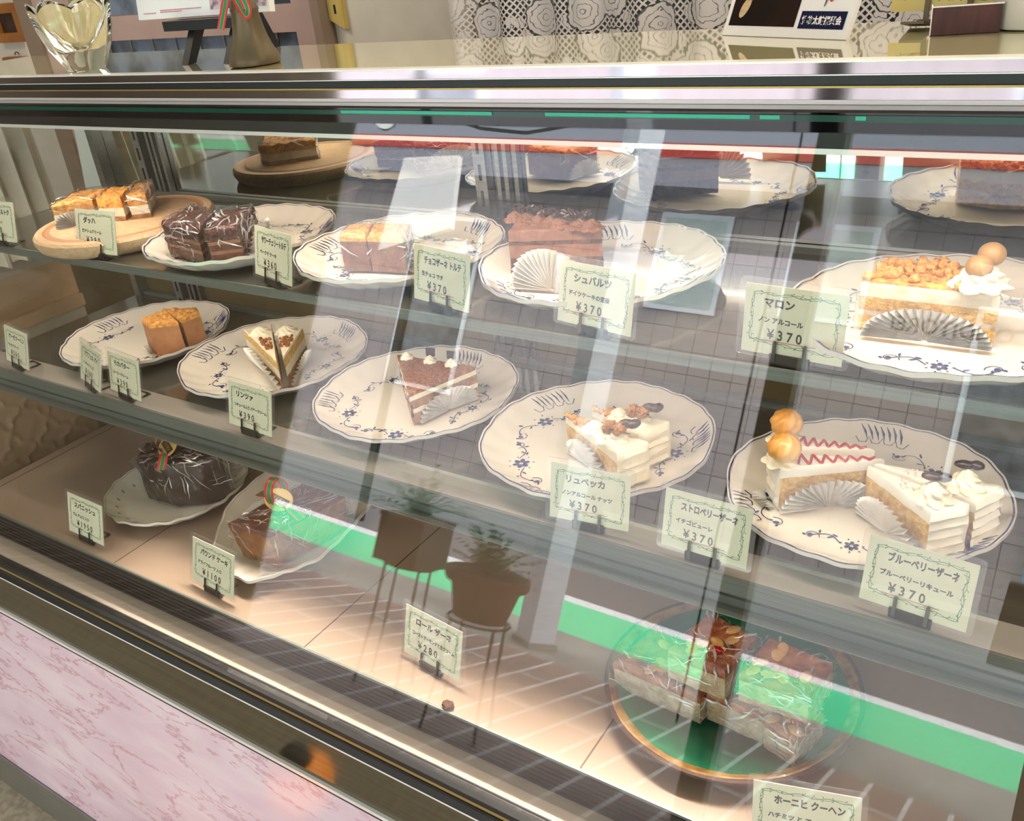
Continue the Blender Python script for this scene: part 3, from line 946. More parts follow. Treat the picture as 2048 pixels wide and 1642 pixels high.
def stand_mb():
    b = MB(); b.box(-.0165, .0165, -.0030, .0012, -.0070, .0015)
    p = MB()
    for x in (0,):
        p.prism([(x-.0015, -.005), (x+.0015, -.005), (x+.0015, .0115), (x+.0006, .0128), (x-.0006, .0128), (x-.0015, .0115)], 'y', -.0038, -.0030)
    f = MB()
    for x in (-.013, .013):
        f.box(x-.002, x+.002, -.002, .028, -.0073, -.0063)
    f.box(-.013, .013, .0255, .028, -.0073, -.0063)
    return b, p, f
SB, SP, SF = stand_mb()
card_proto = {}
def price_card(x, y, z, yaw, lean, lines, price, label, w=W0, h=H0, size1=.0086, size2=.0052, under=True, l1x=.2, l2x=.15, vis=True):
    t = thing('price_card', label, 'price card', (x, y, z+.0083), (-lean, 0, yaw), 'handwritten price cards on metal stands')
    k = w/W0
    def part(name, key, fn, m, par=t, shared=True):
        if shared and key in card_proto:
            o = card_proto[key].copy(); COL.objects.link(o); o.parent = par
        else:
            o = build(name, fn(), m, par, smooth=False, local=True)
            if shared:
                card_proto[key] = o
        return o
    def rrect():
        mb = MB(); c = .004; X, Z0_, Z1_ = W0/2+.0048, -.003, H0+.0052
        pts = []
        for cx_, cz_, a0 in ((X-c, Z1_-c, 0), (-X+c, Z1_-c, 90), (-X+c, Z0_+c, 180), (X-c, Z0_+c, 270)):
            pts += [(cx_+c*cos(rad(a0+i*30)), cz_+c*sin(rad(a0+i*30))) for i in range(4)]
        mb.prism(pts, 'y', -.0012, .0008)
        return mb
    p = part('paper_card', 'paper', lambda: MB().box(-W0/2, W0/2, -.0005, .0003, 0, H0), 'card')
    s = part('laminate_sleeve', 'sleeve', rrect, 'sleeve')
    v = part('vine_border', 'vine', lambda: VINE, 'vine')
    mb = MB()
    put_text(mb, lines[0], -W0/2+W0*l1x, H0*.70, size1, W0*.66, .00034, -.02)
    put_text(mb, lines[1], -W0/2+W0*l2x, H0*.475, size2, W0*.74, .00022, -.03)
    if price:
        put_text(mb, '¥ '+' '.join(price), -W0/2+W0*.25, H0*.235, .0100, W0*.54, .00022, -.03, 1.12)
    wr = build('writing', mb, 'ink', t, smooth=False, local=True)
    obs = [p, s, v, wr]
    if price and under:
        ul = part('price_underline', 'ul', lambda: MB().box(-W0*.30, W0*.24, -.00075, -.0006, H0*.195, H0*.205), 'redline')
        obs.append(ul)
    for o in obs:
        o.scale = (k, 1, h/H0)
    sd = part('card_stand', 'stand', lambda: SB, 'clip')
    sd.rotation_euler = (lean, 0, 0)
    for px_ in (-.0125, .0125):
        sd2 = part('stand_prong', 'prong', lambda: SP, 'clip', par=sd)
        sd2.rotation_euler = (-lean, 0, 0); sd2.location = (px_, 0, 0)
    sd3 = part('stand_foot', 'foot', lambda: SF, 'clip', par=sd)
    return t
D = 'pale green price card reading %s, '
CARDS = [
 (-1.107, .648, S1, .038, .264, ('ダッハ', 'ガナシュクリーム'), '390', 'price card for 390 yen in front of the maple board on the upper shelf'),
 (-.789, .656, S1, -.243, .229, ('サワーチェリートルテ', 'ベークド ケーキ'), '360', 'price card for 360 yen by the chocolate crumb cake on the upper shelf'),
 (-.555, .661, S1, -.191, .183, ('チョコザーネ トルテ', '生チョコ です'), '370', 'price card with two written lines before the plain chocolate torte, 370 yen'),
 (-.384, .663, S1, -.149, .212, ('シュバルツ', 'ドイツケーキの定番'), '370', 'price card before the brown cream rosette cake on the upper shelf, 370 yen'),
 (-.204, .659, S1, -.058, .157, ('マロン', 'ノン アルコール'), '370', 'price card reading three large characters left of the chestnut cake, 370 yen'),
 (-1.388, .628, S2, -.135, .268, ('ケーゼクーヘン', 'ベークド チーズ'), '360', 'price card for 360 yen at the far left end of the lower shelf'),
 (-1.202, .630, S2, -.260, .306, ('アプフェル パイ', 'インサイド リンゴ'), '360', 'turned price card with faint writing left of the 390 yen card, lower shelf'),
 (-1.105, .622, S2, -.111, .229, ('モカバター', 'コーヒークリーム'), '390', 'price card for 390 yen in front of the two caramel-sided slices'),
 (-.860, .626, S2, -.055, .258, ('リンツァ', 'リキュール入り バタークリーム'), '390', 'price card for 390 yen in front of the pair of thin cream wedges'),
 (-.386, .633, S2, .110, .251, ('リュベッカ', 'ノンアルコール ナッツ'), '370', 'price card for 370 yen in front of the walnut-topped slices'),
 (-.267, .632, S2, -.027, .246, ('ストロベリーザーネ', 'イチゴピューレ'), '370', 'price card for 370 yen standing between the two right plates of the lower shelf'),
 (-.088, .627, S2, -.083, .295, ('ブルーベリーザーネ', 'ブルーベリーリキュール'), '370', 'price card for 370 yen in front of the pearl-dotted slices at the right'),
 (-1.193, .542, DK, -.021, .281, ('スパニッシュ', 'ラム チョコ 入り'), '1950', 'price card for 1950 yen beside the wrapped chocolate cake'),
 (-.917, .546, DK, -.060, .310, ('パウンド ケーキ', 'ドライフルーツ 入り'), '1100', 'price card for 1100 yen in front of the pound cake loaf'),
 (-.567, .566, DK, -.116, .276, ('ロール ザーネ', 'ローストアーモンドと生クリーム'), '280', 'price card for 280 yen alone on the lit stone deck'),
]
for c in CARDS:
    ym = {S1: .668, S2: .632, DK: .54}[c[2]]
    if c[1] < ym:
        c = (c[0]*ym/c[1], ym)+c[2:]
    big = c[2] == DK
    price_card(*c[:5], c[5], c[6], c[7], w=.088 if big else W0, h=.061 if big else H0, under=not big)
a, b = at(1518, 1564, DK+.066), at(1735.5, 1602, DK+.066)
price_card((a.x+b.x)/2, (a.y+b.y)/2-.016, DK, math.atan2(b.y-a.y, b.x-a.x), .27, ('ホーニヒ クーヘン', 'ハチミツ と アーモンド'), None, 'price card cut off by the bottom of the photo, before the green plate', w=.088, h=.061)
a = at(31.7, 487, S1+.008)
price_card(a.x-.041, a.y, S1, .06, .25, ('フランクフルトク', 'シュトルーデルト'), '360', 'price card cut off by the left edge of the photo, upper shelf')
# ---------------------------------------------------------------- cakes
def xy(px, py, z):
    p = at(px, py, z); return (p.x, p.y)
def cake(name, label, cat, poly, z0, h, side, mats, top, group=None, body='cake_body', **k):
    c = Vector((sum(p[0] for p in poly)/len(poly), sum(p[1] for p in poly)/len(poly), z0))
    t = thing(name, label, cat, c, (0, 0, 0), group)
    mb = MB(); poly_body(mb, poly, z0, h, side, top, **k)
    build(body, mb, mats, t)
    return t
def layers(*fr):                              # material by height share: (limit, index) pairs
    def g(e, t):
        for lim, mi in fr:
            if t <= lim:
                return mi
        return fr[-1][1]
    return g
z2, z1 = S2+PZ+.0026, S1+PZ+.0026
def walnut_top(t, c, s=1.0, seed=0):
    mb = MB()
    for dx, dy in ((-.0052, 0), (.0052, .001)):
        mb.blob((c[0]+dx*s, c[1]+dy*s, c[2]), (.0068*s, .0088*s, .006*s), 14, .45, 60, seed=seed+dx*100)
    build('walnut', mb, 'walnut', t)
    mb = MB()
    for dx, dy, r in ((.010, .009, .2), (.017, .011, .9)):
        mb.blob((c[0]+dx*s, c[1]+dy*s, c[2]+.003), (.008*s, .0052*s, .0048*s), 10, .12, 40, rot=r)
    build('coffee_bean', mb, 'choco', t)
# two walnut-topped cream slices
h = .044
G = 'walnut cream slices'
for i, (tip, fl, fr, dl, lab) in enumerate((((1131, 829), (1234, 908), (1298, 884), (1228, 868), 'white cream slice with walnut, nearer of the walnut pair'),
                                          ((1184, 816), (1277, 868), (1340, 842), (1287, 838), 'white cream slice with walnut, behind the other walnut slice'))):
    P = [xy(*tip, z2+h), xy(*fl, z2+h), xy(*fr, z2+h)]
    def side(e, t):
        if e == 1:
            return 0
        return 1 if t < .82 else 0
    t = cake('cake_slice', lab, 'cake', P, z2, h, side, ['cream', 'sponge', 'crumble'], 0, G, ridge=lambda e: (6, .0042) if e == 1 else None, amp=.0012, seed=i, topamp=.0008)
    c = at(*dl, z2+h+.004)
    tp, mid = Vector((*P[0], 0)), Vector(((P[1][0]+P[2][0])/2, (P[1][1]+P[2][1])/2, 0))
    mb = MB()
    for q in range(46):
        f = random.random()*.34; s = random.uniform(-1, 1)*f*.024
        d = (mid-tp); n_ = Vector((-d.y, d.x, 0)).normalized()
        p = tp+d*f+n_*s
        mb.blob((p.x, p.y, z2+h+.0008), random.uniform(.0014, .003), 5, .4, 60, seed=q)
    build('crumble_topping', mb, 'crumble', t)
    dc = tp+(mid-tp)*.72
    build('cream_rosette', dollop((dc.x, dc.y, z2+h-.001), .0165, .015, 6, 1.6), 'cream', t)
    dc2 = tp+(mid-tp)*.46
    build('cream_rosette', dollop((dc2.x, dc2.y, z2+h-.001), 0.0125, .012, 6, 1.2), 'cream', t)
    walnut_top(t, (dc.x+.003, dc.y-.002, z2+h+.0135), 1.0, i)
    o = Vector(P[0]); q = Vector(P[1])
    dv = (q-o); pp = o+dv*.05; qq = o+dv*.82
    build('paper_fan', fan_mb(pp, qq, z2, .75, .004, 16), 'paperfan', t)
# strawberry slices with choux puffs
h = .046
for i, (tip, nl, fl, lab) in enumerate((((1770, 917), (1560, 937), (1540, 906), 'red zigzag iced slice with choux puff, nearer of its pair'), ((1750, 898), (1556, 892), (1563, 866), 'red zigzag iced slice with choux puff, behind the nearer one'))):
    P = [xy(*tip, z2+h), xy(*nl, z2+h), xy(*fl, z2+h)]
    def side(e, t):
        if e == 1:
            return 0
        return 1 if t < .80 else 0
    t = cake('cake_slice', lab, 'cake', P, z2, h, side, ['icing', 'sponge'], 0, 'red zigzag slices', ridge=lambda e: (6, .0040) if e == 1 else None, amp=.0008, seed=4+i, topamp=.0003)
    tp = Vector((*P[0], 0)); mid = Vector(((P[1][0]+P[2][0])/2, (P[1][1]+P[2][1])/2, 0))
    d = tp-mid; n_ = Vector((-d.y, d.x, 0)).normalized(); half = (Vector(P[1])-Vector(P[2])).length/2
    pts = []
    for k in range(27):
        f = .20+.72*k/26
        s = half*(1-f)*.80*(1 if k % 4 in (1, 2) else -1)
        if k % 2:
            f += .015
        pts.append(mid+d*f+n_*s+Vector((0, 0, z2+h+.0006)))
    pts2 = []
    for k in range(len(pts)-1):
        for j in range(3):
            pts2.append(pts[k].lerp(pts[k+1], j/3))
    mb = MB(); mb.tube(pts2, .0014, 6)
    build('red_jelly_zigzag', mb, 'red', t)
    cc = mid+d*.06
    build('cream_rosette', dollop((cc.x, cc.y, z2+h-.001), .0165, .013, 7, 1.5), 'cream', t)
    mb = MB()
    vs, fs = [], []
    n, m = 40, 18
    R = .0155
    for a in range(m+1):
        th = pi*a/m
        for k in range(n):
            ph = 2*pi*k/n
            q = 1+.055*cos(7*ph+5.5*th)*sin(th)
            vs.append((cc.x+(.004 if i == 0 else 0)+R*q*sin(th)*cos(ph), cc.y-(.006 if i == 0 else -.002)+R*q*sin(th)*sin(ph), z2+h+.0185+R*.88*q*cos(th)))
    for a in range(m):
        for k in range(n):
            fs.append((a*n+k, (a+1)*n+k, (a+1)*n+(k+1) % n, a*n+(k+1) % n))
    mb.add(vs, fs)
    build('choux_puff', mb, 'puff', t)
    if i == 0:
        dv = Vector(P[0])-Vector(P[1])
        build('foil_fan', fan_mb(Vector(P[1])+dv*.02-Vector((0, .004)), Vector(P[0])-dv*.04-Vector((0, .004)), z2, .78, .010, 18), 'foil', t)
        dv = Vector(P[1])-Vector(P[2])
        build('foil_cuff', fan_mb(Vector(P[2])-Vector((.004, 0)), Vector(P[1])-Vector((.004, 0)), z2, .45, .012, 10), 'foil', t)
# blueberry slices with pearls
h = .050
for i, (tip, fl, fr, lab) in enumerate((((1735, 929), (1863, 1025), (1942, 1008), 'white slice with silver pearls, nearer of the pearl pair'), ((1750, 925), (1952, 1002), (2008, 972), 'white slice with silver pearls, behind the nearer one'))):
    P = [xy(*tip, z2+h), xy(*fl, z2+h), xy(*fr, z2+h)]
    def side(e, t):
        if e == 1:
            return 0
        return 2 if t < .30 else (1 if t < .82 else 0)
    t = cake('cake_slice', lab, 'cake', P, z2, h, side, ['icing', 'sponge', 'berry'], 0, 'silver pearl slices', ridge=lambda e: (5, .0042) if e == 1 else None, amp=.0014, seed=8+i, topamp=.0005)
    tp = Vector((*P[0], 0)); mid = Vector(((P[1][0]+P[2][0])/2, (P[1][1]+P[2][1])/2, 0))
    d = mid-tp; n_ = Vector((-d.y, d.x, 0)).normalized(); half = (Vector(P[1])-Vector(P[2])).length/2
    rd = random.Random(i)
    mb = MB()
    for q in range(20):
        f = rd.uniform(.28, .68); s = rd.uniform(-.8, .8)*half*f
        p = tp+d*f+n_*s
        mb.blob((p.x, p.y, z2+h+.0008), .0009, 5)
    build('silver_pearls', mb, 'silver', t)
    c = tp+d*.80
    build('cream_rosette', dollop((c.x, c.y, z2+h-.001), .0150, .020, 6, 2.2), 'cream', t)
    mb = MB()
    mb.blob((c.x-.003, c.y+.001, z2+h+.0215), (.0088, .0045, .0036), 12, .12, 50, rot=.2)
    mb.blob((c.x+.006, c.y+.002, z2+h+.022), (.006, .005, .0042), 12, .1, 50)
    build('chocolate_leaf', mb, 'choco', t)
    if i == 0:
        dv = Vector(P[1])-Vector(P[0])
        build('foil_fan', fan_mb(Vector(P[0])+dv*.03-Vector((.004, .002)), Vector(P[1])-dv*.02-Vector((.004, .002)), z2, .85, .007, 18), 'paperfan', t)
# nut triangle
h = .043
P = [xy(817, 787, z2+h), xy(793, 708, z2+h), xy(951, 732, z2+h)]
def side(e, t):
    return 1 if t > .93 else (2 if t > .76 else (0 if t > .50 else (2 if t > .36 else 0)))
t = cake('cake_slice', 'triangular slice with caramel nut crust, tip turned to the glass', 'cake', P, z2, h, side, ['sponge2', 'nut', 'cream'], 1, amp=.0012, topamp=.0012, seed=21, nzv=14)
A, B, C_ = [Vector((*p, 0)) for p in P]
for k, f in enumerate((.14, .46, .74)):
    c = B.lerp(C_, f).lerp(A, .06)
    build('cream_rosette', dollop((c.x, c.y, z2+h-.0005), .0085, .009, 7, 1.8), 'cream', t)
    if k:
        mb = MB(); mb.prism([(c.x-.007, z2+h+.006), (c.x+.006, z2+h+.007), (c.x+.008, z2+h+.018), (c.x-.006, z2+h+.017)], 'y', c.y+.001, c.y+.003)
        build('chocolate_square', mb, 'choco', t, smooth=False)
dv = C_-A
build('foil_fan', fan_mb(A+dv*.08, C_-dv*.04, z2, .72, .006, 16), 'foil', t)
mb = MB(); poly_body(mb, [A[:2], B[:2], (B+(C_-B)*.02)[:2], (A+(C_-A)*.02)[:2]], z2, .03, lambda e, t: 0, 0, amp=.001, ds=.006)
build('cocoa_side_wrap', mb, 'cocoa', t)
# thin cream wedges
z2 += .003
h = .044
for i, (tip, bl, br, lab) in enumerate((((553, 722), (486, 657), (542, 645), 'thin layered wedge with cream and nut crumbs, left of its pair'), ((566, 716), (548, 645), (605, 655), 'thin layered wedge with cream and nut crumbs, right of its pair'))):
    P = [xy(*tip, z2+h), xy(*bl, z2+h), xy(*br, z2+h)]
    t = cake('cake_slice', lab, 'cake', P, z2, h, layers((.35, 1), (.42, 2), (.72, 0), (1, 2)), ['cream', 'sponge2', 'sponge'], 0, 'thin cream wedges', amp=.0009, topamp=.0006, seed=30+i)
    tp = Vector((*P[0], 0)); mid = Vector(((P[1][0]+P[2][0])/2, (P[1][1]+P[2][1])/2, 0))
    c = tp.lerp(mid, .78)
    build('cream_rosette', dollop((c.x, c.y, z2+h-.001), .0155, .011, 9, 1.2), 'cream', t)
    mb = MB()
    for q in range(40):
        f = random.uniform(.30, .62); s = random.uniform(-.4, .4)*f
        d = mid-tp; n_ = Vector((-d.y, d.x, 0)).normalized()
        p = tp+d*f+n_*s*(Vector(P[1])-Vector(P[2])).length*.8
        mb.blob((p.x, p.y, z2+h+.001), random.uniform(.0012, .0026), 5, .3, seed=q)
    build('nut_crumbs', mb, 'nut', t)
    e1 = P[1] if i == 0 else P[2]
    dv = Vector(e1)-tp.to_2d()
    a_, b_ = tp.to_2d()+dv*.04, tp.to_2d()+dv*.95
    build('paper_fan', fan_mb(b_ if i == 0 else a_, a_ if i == 0 else b_, z2, .5, .010, 16), 'paperfan', t)
# caramel slices
z2 -= .003
h = .054
for i, (P_, lab) in enumerate((([(297, 648), (355, 641), (331, 618), (281, 635)], 'brown caramel-sided slice, left of its pair'), ([(362, 637), (398, 623), (394, 614), (325, 617), (334, 622)], 'brown caramel-sided slice, right of its pair'))):
    P = [xy(*p, z2+h) for p in P_]
    t = cake('cake_slice', lab, 'cake', P, z2, h, layers((.10, 2), (.94, 0), (1, 1)), ['caramel', 'crumble', 'nut'], 1, 'caramel slices', amp=.0008, topamp=.0035, freq=150, seed=40+i, taper=-.03)
    if i == 0:
        a_, b_ = Vector(P[3]), Vector(P[0])
        build('paper_fan', fan_mb(a_-Vector((.003, 0)), b_-Vector((.003, 0)), z2, .7, .006, 12), 'paperfan', t)
# --- upper shelf
# cake with brown cream rosettes
h = .048
P = [xy(1024, 550, z1), xy(1035, 436, z1+h), xy(1125, 430, z1+h), xy(1203, 456, z1+h)]
t = cake('cake_slice', 'chocolate cake with brown cream rosettes and chocolate curls behind the paper fan', 'cake', P, z1, h, layers((.42, 1), (.66, 0), (.78, 1), (1, 0)), ['cocoacream', 'cocoa'], 0, amp=.0014, topamp=.0015, seed=50)
A, B, B2, C_ = [Vector((*p, 0)) for p in P]
for k in range(7):
    f = k/6
    c = (B.lerp(C_, f)).lerp(A, .12+.05*sin(k*2))
    build('chocolate_rosette', dollop((c.x, c.y, z1+h-.001), .0125, .011, 7, 1.6), 'cocoacream', t)
mb = MB(); rd = random.Random(3)
for q in range(70):
    f = rd.random(); c = B.lerp(C_, f).lerp(A, rd.uniform(0, .24))
    a = rd.uniform(0, 6.28); l = rd.uniform(.004, .010)
    p0 = Vector((c.x, c.y, z1+h+.009+rd.uniform(0, .006)))
    mb.tube([p0+Vector((cos(a)*l*(s_-.5), sin(a)*l*(s_-.5), .002*sin(s_*3))) for s_ in (0, .5, 1)], rd.uniform(.001, .0022), 6)
build('chocolate_curls', mb, 'choco', t)
a_, b_ = Vector(xy(1026, 574, z1)), Vector(xy(1188, 590, z1))
build('paper_fan', fan_mb(a_, b_, z1, 1.0, .006, 20), 'paperfan', t)
# plain chocolate torte slices (two, side by side)
h = .041
for i, (P_, lab) in enumerate((([(677, 472), (731, 472), (746, 446), (699, 447)], 'plain chocolate torte slice with golden top, left of its pair'), ([(733, 472), (803, 475), (822, 446), (748, 445)], 'plain chocolate torte slice with golden top, right of its pair'))):
    P = [xy(*p, z1+h) for p in P_]
    t = cake('cake_slice', lab, 'cake', P, z1, h, layers((.93, 0), (1, 1)), ['cocoa2', 'crumble'], 1, 'plain chocolate torte slices', amp=.0007, topamp=.0012, seed=60+i)
    build('clear_wrap', film_mb(P, z1, h, .002, .0012, 60+i, creases=12), ['film', 'crease'], t)
    if i:
        build('foil_fan', fan_mb(Vector(P[1])+Vector((.003, 0)), Vector(P[2])+Vector((.003, 0)), z1, .9, .004, 12), 'foil', t)
# chocolate crumb cake: two pieces under film
h = .042
for i, (P_, lab) in enumerate((([(321, 445), (393, 462), (430, 425), (384, 410)], 'chocolate crumb cake piece under clear film, left of its pair'), ([(408, 463), (474, 455), (508, 412), (445, 421)], 'chocolate crumb cake piece under clear film beside the foil fan'))):
    P = [xy(*p, z1+h) for p in P_]
    t = cake('cake_slice', lab, 'cake', P, z1, h, layers((.30, 1), (.36, 2), (.60, 1), (.66, 2), (1, 0)), ['crumb', 'cocoa', 'cocoacream'], 0, 'chocolate crumb cakes', amp=.002, topamp=.004, freq=150, seed=70+i)
    build('clear_wrap', film_mb(P, z1, h, .003, .003, 71+i), ['film', 'crease'], t)
    if i:
        a_, b_ = Vector(P[1])+Vector((.006, -.002)), Vector(P[2])+Vector((.010, 0))
        build('foil_fan', fan_mb(a_, b_, z1, .75, .012, 18), 'foil', t)
# almond crumble slices on the board
zb_ = S1+.0242
h = .033
for i, (P_, lab) in enumerate((([(101, 411), (182, 398), (216, 374), (150, 384)], 'almond crumble slice with foil side at the left of the maple board'), ([(191, 397), (240, 395), (264, 371), (221, 373)], 'almond crumble slice in the middle of the maple board'), ([(252, 393), (290, 388), (304, 363), (272, 364)], 'almond crumble slice under film at the back of the maple board'))):
    P = [xy(*p, zb_+h) for p in P_]
    t = cake('cake_slice', lab, 'cake', P, zb_, h, layers((.18, 1), (.62, 2), (1, 0)), ['crumble', 'sponge2', 'cream'], 0, 'almond crumble slices', amp=.0016, topamp=.003, seed=80+i)
    if i != 1:
        build('clear_wrap', film_mb(P, zb_, h, .003, .003, 81+i, creases=26), ['film', 'crease'], t)
    if i == 0:
        a_, b_ = Vector(P[0]), Vector(P[1])
        build('foil_fan', fan_mb(a_-Vector((0, .003)), b_-Vector((0, .003)), zb_, .8, .006, 16), 'foil', t)
# chestnut cake
h = .043
P = [xy(1714, 654, z1), xy(1986, 690, z1), xy(2004, 545, z1+h), xy(1890, 524, z1+h), xy(1768, 527, z1+h)]
t = cake('cake_slice', 'crumble-topped cream cake with two chestnut balls and a paper fan', 'cake', P, z1, h, layers((.28, 2), (.36, 3), (.66, 2), (1, 0)), ['cream', 'crumble', 'sponge', 'berry'], 1, amp=.0016, topamp=.003, freq=140, seed=90)
mb = MB(); rd = random.Random(9)
pl = [Vector((*p, 0)) for p in P]; cen = sum(pl, Vector())/5
for q in range(120):
    p = pl[rd.randrange(5)].lerp(pl[rd.randrange(5)], rd.random()).lerp(cen, rd.random()*.5)
    if p.x > cen.x+.034:
        continue
    mb.blob((p.x, p.y, z1+h+.002), rd.uniform(.002, .0045), 6, .4, 60, seed=q)
build('crumble_topping', mb, 'crumble', t)
c = at(1962, 560, z1+h+.004)
build('cream_rosette', dollop((c.x, c.y, z1+h-.001), .021, .020, 7, 1.6), 'cream', t)
mb = MB(); mb.blob((c.x-.002, c.y-.004, z1+h+.016), (.0100, .0100, .0090), 14)
build('chestnut_ball', mb, 'macaron', t)
mb = MB(); mb.blob((c.x+.004, c.y+.010, z1+h+.022), (.0102, .0102, .0092), 14)
build('chestnut_ball', mb, 'macaron', t)
a_, b_ = Vector(xy(1722, 668, z1)), Vector(xy(1985, 700, z1))
build('paper_fan', fan_mb(a_, b_, z1, .62, .008, 22), 'foil', t)
# ---------------- on the deck
zk = DK+PZ+.0036
# wrapped chocolate cake: a fluted quarter of a round cake
h = .072
P = [xy(p[0], p[1], zk+h) for p in ((270, 917), (330, 932), (394, 926), (442, 912), (415, 884), (352, 876), (289, 886))]
t = cake('chocolate_cake', 'dark glazed chocolate cake in crumpled clear film with striped ribbon', 'cake', P, zk, h, lambda e, t: 0, ['glaze'], 0, amp=.0016, freq=60, topamp=.002, seed=95)
build('clear_wrap', film_mb(P, zk, h, .004, .006, 96, ds=.005, creases=170), ['film', 'crease'], t)
tail = [xy(p[0], p[1], zk+.004) for p in ((420, 990), (483, 960), (484, 925), (440, 905))]
build('film_tail', film_mb(tail, zk+.021, .012, .003, .006, 97, ds=.005, creases=120), ['film', 'crease'], t)
c = at(345, 905, zk+h+.004)
def ribbon_bow(t, c, ang, lab_ang, r=.020, up=.030):
    mb = MB()
    bow(mb, (c.x, c.y, c.z+.002), r*.75, up, ang, w=.015)
    for sg in (1, -1):
        d = Vector((cos(ang+1.2), sin(ang+1.2), 0))*sg
        striped(mb, [c+d*(.006+.012*i)+Vector((0, 0, .003+.004*sin(i*1.2))) for i in range(5)], .014, (0, 0, 1))
    build('striped_ribbon', mb, ['ribred', 'ribgreen', 'ribgold'], t)
    mb = MB()
    n = 30
    ca, sa = cos(lab_ang), sin(lab_ang)
    c2 = c+Vector((0, 0, .009))
    tl = Vector((ca, sa, 0)); tn = Vector((-sa, ca, 0)).normalized()
    tn = (tn*.86+Vector((0, 0, .45))).normalized()
    top = [c2+tl*(.028*cos(2*pi*i/n))+tn*(.0165*sin(2*pi*i/n)) for i in range(n)]
    nn = tl.cross(tn)
    vs = top+[p-nn*.0006 for p in top]
    mb.add(vs, [tuple(range(n)), tuple(range(n, 2*n))[::-1]]+[(i, n+i, n+(i+1) % n, (i+1) % n) for i in range(n)], 0)
    bb = [c2+tl*x+tn*y+nn*.0004 for x, y in ((-.0215, -.0055), (.0215, -.0055), (.0215, .005), (-.0215, .005))]
    mb.add(bb, [(0, 1, 2, 3)], 1)
    vs, fs = text_geo('パイモン', .0075, .0002, .032)
    mb.add([c2+tl*(p[0]-.014)+tn*(p[1]-.003)+nn*.0007 for p in vs], fs, 2)
    lb = build('gold_label', mb, ['goldfoil', 'choco', 'goldfoil'], t, smooth=False)
ribbon_bow(t, at(338, 903, zk+h+.006), rad(60), rad(-25))
# pound cake loaf
h = .058
P = [xy(455, 1046, zk+h), xy(534, 1068, zk+h), xy(690, 985, zk+h), xy(612, 962, zk+h)]
t = cake('pound_cake', 'glossy brown pound cake loaf in clear film with striped ribbon loop', 'cake', P, zk, h, layers((.88, 1), (1, 0)), ['pound', 'poundside'], 0, amp=.0012, topamp=.0022, freq=70, seed=100, taper=.10)
build('clear_wrap', film_mb(P, zk, h-.002, .0035, .003, 101, ds=.005, creases=170), ['film', 'crease'], t)
ribbon_bow(t, at(560, 1010, zk+h+.004), rad(100), rad(-8), .022, .040)
mb = MB()
a, b = at(470, 1062, zk), at(612, 1000, zk)
n = 46
ring = []
c = (a+b)/2; dl = (b-a); L_ = dl.length/2; dl.normalize(); dn = Vector((-dl.y, dl.x, 0))
for i in range(n*2):
    q = 2*pi*i/(n*2); k = 1+.03*cos(n*q/1.5)
    ring.append(c+Vector((0, 0, -.0002))+dl*L_*k*cos(q)+dn*.052*k*sin(q))
mb.add([c]+ring, [(0, 1+i, 1+(i+1) % (2*n)) for i in range(2*n)])
mb.add([p-Vector((0, 0, .0005)) for p in [c]+ring], [(0, 1+(i+1) % (2*n), 1+i) for i in range(2*n)])
# fruit slices on the stoneware plate, wrapped in film
h = .036
zs = DK+.0135
slabs = [([(1226, 1322), (1400, 1395), (1462, 1335), (1310, 1252)], 0, 'wrapped fruit-topped slice at the left of the green plate'),
         ([(1413, 1385), (1545, 1440), (1600, 1360), (1478, 1325)], 0, 'wrapped fruit-topped slice in the middle of the green plate'),
         ([(1530, 1440), (1590, 1482), (1648, 1425), (1602, 1372)], 0, 'wrapped fruit-topped slice at the near right of the green plate'),
         ([(1335, 1300), (1450, 1345), (1515, 1275), (1420, 1222)], 1, 'wrapped fruit-topped slice lying on top of the pile'),
         ([(1478, 1345), (1618, 1390), (1668, 1325), (1540, 1272)], 1, 'wrapped fruit-topped slice at the upper right of the pile')]
rd = random.Random(12)
for i, (P_, lv, lab) in enumerate(slabs):
    zz = zs+(h+.004)*lv if lv else zs
    hh = h
    P = [xy(*p, zz+hh) for p in P_]
    t = cake('fruit_slice', lab, 'cake', P, zz, hh, layers((.80, 1), (1, 0)), ['fruit', 'dough'], 0, 'wrapped fruit slices', amp=.001, topamp=.0014, seed=110+i)
    cen = Vector((sum(p[0] for p in P)/4, sum(p[1] for p in P)/4, 0))
    ma, mr = MB(), MB()
    for q in range(8):
        p = Vector((*P[rd.randrange(4)], 0)).lerp(Vector((*P[rd.randrange(4)], 0)), rd.random()).lerp(cen, rd.uniform(.2, .8))
        ma.blob((p.x, p.y, zz+hh+.0006), (.0085, .0052, .0016), 9, .05, rot=rd.uniform(0, 3))
    build('almond_halves', ma, 'almond', t)
    p = cen.lerp(Vector((*P[1], 0)), .3)
    mr.blob((p.x, p.y, zz+hh+.0012), (.006, .005, .003), 9, .2)
    build('cherry_piece', mr, 'red', t)
    build('clear_wrap', film_mb(P, zz, hh, .002, .0022, 111+i, ds=.005, creases=75), ['film', 'crease'], t)
# doily under the loaf
mbd = mb
o = build('paper_doily', mbd, 'doily', None, smooth=False); tag(o, 'white lace paper doily under the pound cake loaf', 'doily')
# a crumb on the deck
c = at(897, 1415, DK)
mb = MB(); mb.blob((c.x, c.y, DK+.0035), (.0075, .006, .0036), 9, .3, 60)
tag(build('cake_crumb', mb, 'cocoa'), 'small dark crumb on the lit stone deck behind the front edge', 'crumb')
